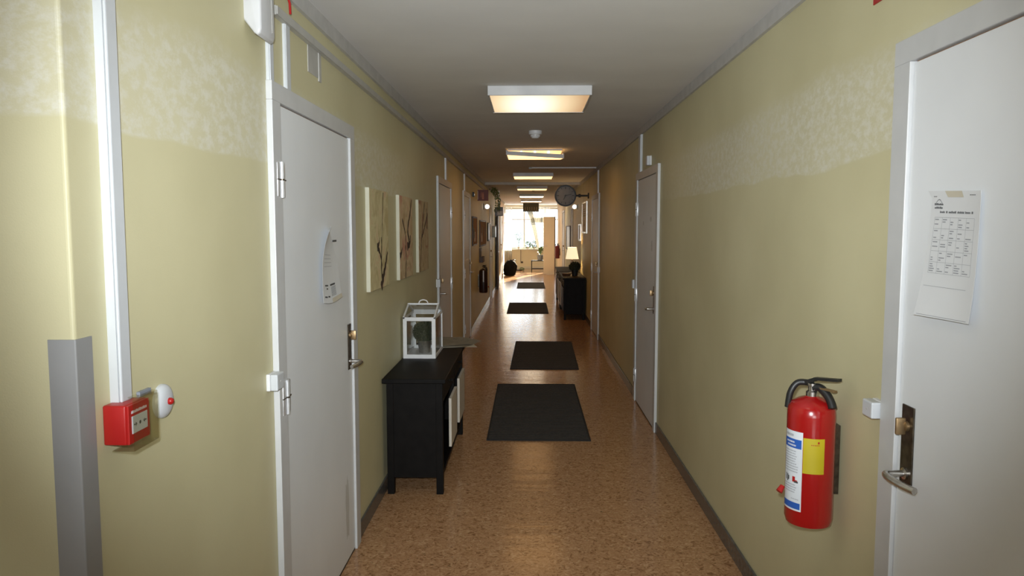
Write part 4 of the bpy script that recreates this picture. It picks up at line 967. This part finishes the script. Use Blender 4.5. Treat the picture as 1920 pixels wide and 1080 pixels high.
# ---------------------------------------------------------------- black sack, lounge stool, plants, sockets
t = thing('black_bag', 'bulging black bag standing on the floor in the sunlight at the far left', 'bag', (-.655, 25.35, 0))
b = nb(); bmesh.ops.create_icosphere(b, subdivisions=4, radius=1); random.seed(2)
from mathutils import noise as mn
for v in b.verts:
    p = v.co.copy(); z = (p.z + 1) / 2
    k = 1 + .10 * mn.noise(p * 2.2) + .05 * mn.noise(p * 6)
    taper = 1.0 - .22 * max(0, (.45 - z)) * (1 if p.x > 0 else -.2)
    ang = math.atan2(p.y, p.x); rad = math.sqrt(max(0, 1 - p.z * p.z)); rr = rad if p.z > 0 else rad ** .25
    v.co = Vector((math.cos(ang) * rr * .235 * k * taper + .02 * z, math.sin(ang) * rr * .20 * k, (z if p.z > 0 else .5 * (1 + p.z) ** 1.0) * .545 * (1 + .04 * mn.noise(p * 3))))
obj('bag_body', b, 'bag', t, smooth=True)
b = nb(); add_tube(b, smooth_curve([(.05, 0, .50), (.11, -.02, .55), (.17, -.02, .545), (.215, -.02, .52)], 4), [.035] * 4 + [.022] * 4 + [.012] * 5, 8); obj('bag_tie', b, 'bluegrey', t, smooth=True, label='pale grey tied end')
t = thing('plant_stool', 'low black stool carrying a plant beside the open door', 'stool', (.35, 27.75, 0))
bx('seat', 'stoolblack', t, -.27, .27, -.2, .2, .40, .43)
for x in (-.25, .25):
    for y in (-.18, .18): bx('leg', 'stoolblack', t, x - .016, x + .016, y - .016, y + .016, 0, .40)
bx('lower_shelf', 'stoolblack', t, -.23, .23, -.16, .16, .10, .118)
t = thing('potted_plant', 'leafy green plant in a grey pot on the far stool', 'plant', (.42, 27.75, .43))
b = nb(); add_lathe(b, [(.0001, 0), (.09, 0), (.12, .20), (.11, .20), (.1, .18), (.0001, .17)], n=24); obj('pot', b, 'bluegrey', t, smooth=40)
b = nb(); random.seed(9)
for k in range(16):
    a = random.uniform(0, 2 * PI); r = random.uniform(.12, .33); hgt = random.uniform(.10, .36)
    pts = smooth_curve([(0, 0, .18), (r * .5 * math.cos(a), r * .5 * math.sin(a), .18 + hgt), (r * math.cos(a), r * math.sin(a), .18 + hgt * .7)], 4)
    for i in range(len(pts) - 1):
        w1 = .028 * math.sin(PI * (i + .3) / len(pts)); d = Vector((-math.sin(a), math.cos(a), 0))
        w2 = .028 * math.sin(PI * (i + 1.0) / len(pts)) if i < len(pts) - 2 else .002
        b.faces.new([b.verts.new(pts[i] - d * w1), b.verts.new(pts[i] + d * w1), b.verts.new(pts[i + 1] + d * w2), b.verts.new(pts[i + 1] - d * w2)])
obj('leaves', b, 'leaf', t, kind='stuff')
def sill_plant(x, h, n, r, label, seed, stem=False):
    t = thing('sill_plant', label, 'plant', (x, Y_BACK - .12, WZ0))
    b = nb(); add_lathe(b, [(.0001, 0), (.045, 0), (.06, .09), (.054, .09), (.0001, .08)], n=18); obj('pot', b, 'cream', t, smooth=40)
    b = nb(); leafball(b, (0, 0, .09 + h * (.8 if stem else .5)), r, n, .06, seed, 1.2)
    if stem:
        add_tube(b, smooth_curve([(0, 0, .08), (.01, 0, h * .4), (-.05, 0, h * .75), (-.13, 0, h)], 3), .010, 6); add_tube(b, [(.01, 0, h * .4), (.06, 0, h * .8), (.09, 0, h * 1.0)], .008, 6)
    obj('foliage', b, 'leaf', t, kind='stuff')
sill_plant(-.42, .55, 60, .14, 'spindly forked plant on the left part of the far sill', 31, True)
sill_plant(-.05, .14, 90, .10, 'low bushy plant in the middle of the far sill', 32)
sill_plant(.22, .18, 110, .12, 'rounder green plant on the right part of the far sill', 33)
t = thing('wall_socket', 'dark socket with a cord on the wall under the far window', 'socket', (-.30, Y_BACK, .22))
bx('socket_plate', 'wood', t, -.04, .06, -.03, 0, 0, .07, bev=.004); b = nb(); add_tube(b, [(-.035, -.012, .07), (-.035, -.012, .32), (-.03, -.012, .565)], .009, 6); obj('cord', b, 'wood', t)
t = thing('floor_dish', 'flat dark dish with a small plant on the floor under the window', 'dish', (-.36, 28.4, 0))
b = nb(); add_lathe(b, [(.0001, 0), (.10, 0), (.14, .04), (.13, .04), (.09, .01), (.0001, .01)], n=24); obj('dish', b, 'wood', t, smooth=40)
b = nb(); leafball(b, (.08, 0, .06), .08, 60, .05, 44, .6); obj('foliage', b, 'leaf', t, kind='stuff')

# ---------------------------------------------------------------- curtains
def curtain(name, fnx, z0, z1, y, label, n=60, folds=9, amp=.03, mm='curtain'):
    """fnx(a, b) -> x at fold position a and height b"""
    b = nb(); nv = 14
    g = []
    for j in range(nv + 1):
        bb = j / nv; z = z0 + (z1 - z0) * bb
        g.append([b.verts.new((fnx(i / n, bb), y + amp * math.sin(2 * PI * folds * i / n + .6 * math.sin(3 * bb)), z)) for i in range(n + 1)])
    for j in range(nv):
        for i in range(n): b.faces.new((g[j][i], g[j][i + 1], g[j + 1][i + 1], g[j + 1][i]))
    o = obj(name, b, mm, smooth=60); tag(o, label, 'curtain'); return o
curtain('sheer_curtain', lambda a, b_: -1.02 + a * .34, .12, 2.46, Y_BACK - .40, 'white sheer curtain at the left side of the far window', folds=5)
curtain('sheer_curtain', lambda a, b_: (.62 - .75 * b_ ** 1.5 * 1.0) + a * (.10 + (.95 - .10) * b_ ** 1.2), 1.0, 2.46, Y_BACK - .40, 'sheer curtain swept aside to the right across the far window', folds=8)
M['drape'] = curtain_material(); M['drape'].name = 'grey_beige_drape'
for n_ in M['drape'].node_tree.nodes:
    if n_.type == 'BSDF_TRANSLUCENT': n_.inputs[0].default_value = (.13, .12, .09, 1)
    if n_.type == 'MIX_SHADER' and n_.inputs[0].default_value > .5: n_.inputs[0].default_value = .93
curtain('valance_curtain', lambda a, b_: .10 + a * .50, 1.86, 2.05, Y_BACK - .48, 'short greyish valance band over the right of the far window', folds=6, amp=.02, mm='drape')
curtain('gathered_drape', lambda a, b_: (-.03 + .40 * (1 - b_) ** .8) + (a - .5) * (.10 + .12 * b_), .86, 2.44, Y_BACK - .56, 'gathered beige drape slanting down to the plant on the stool', n=24, folds=4, amp=.015, mm='drape')
t = thing('curtain_rail', 'thin curtain rail above the far window', 'curtain rail', (.2, Y_BACK - .40, 2.47))
b = nb(); add_tube(b, [(-1.3, 0, 0), (1.3, 0, 0)], .010, 8); obj('rail', b, 'steel', t, smooth=True)
for x in (-1.1, 0, 1.1): bx('rail_bracket', 'steel', t, x - .01, x + .01, -.01, .01, .008, .09)
# ---------------------------------------------------------------- outside
b = nb(); add_box(b, -40, 40, 30.3, 90, -1.3, -1.2); tag(obj('ground_outside', b, 'snow'), 'snow covered ground outside the far window', kind='structure')
t = thing('house', 'pale blue-grey house seen hazily through the far window', 'building', (-.9, 52, -1.2))
bx('house_wall', 'house', t, -3.4, 2.2, -3, 3, 0, 4.0)
b = nb(); add_prism(b, [(-3.7, 4.0), (2.5, 4.0), (-.6, 4.9)], -3.3, 3.3); obj('roof', b, 'snow', t)
for x in (-2.4, -.6, 1.2): bx('window', 'bluegrey', t, x - .4, x + .4, -3.05, -3.0, 1.5, 2.7)
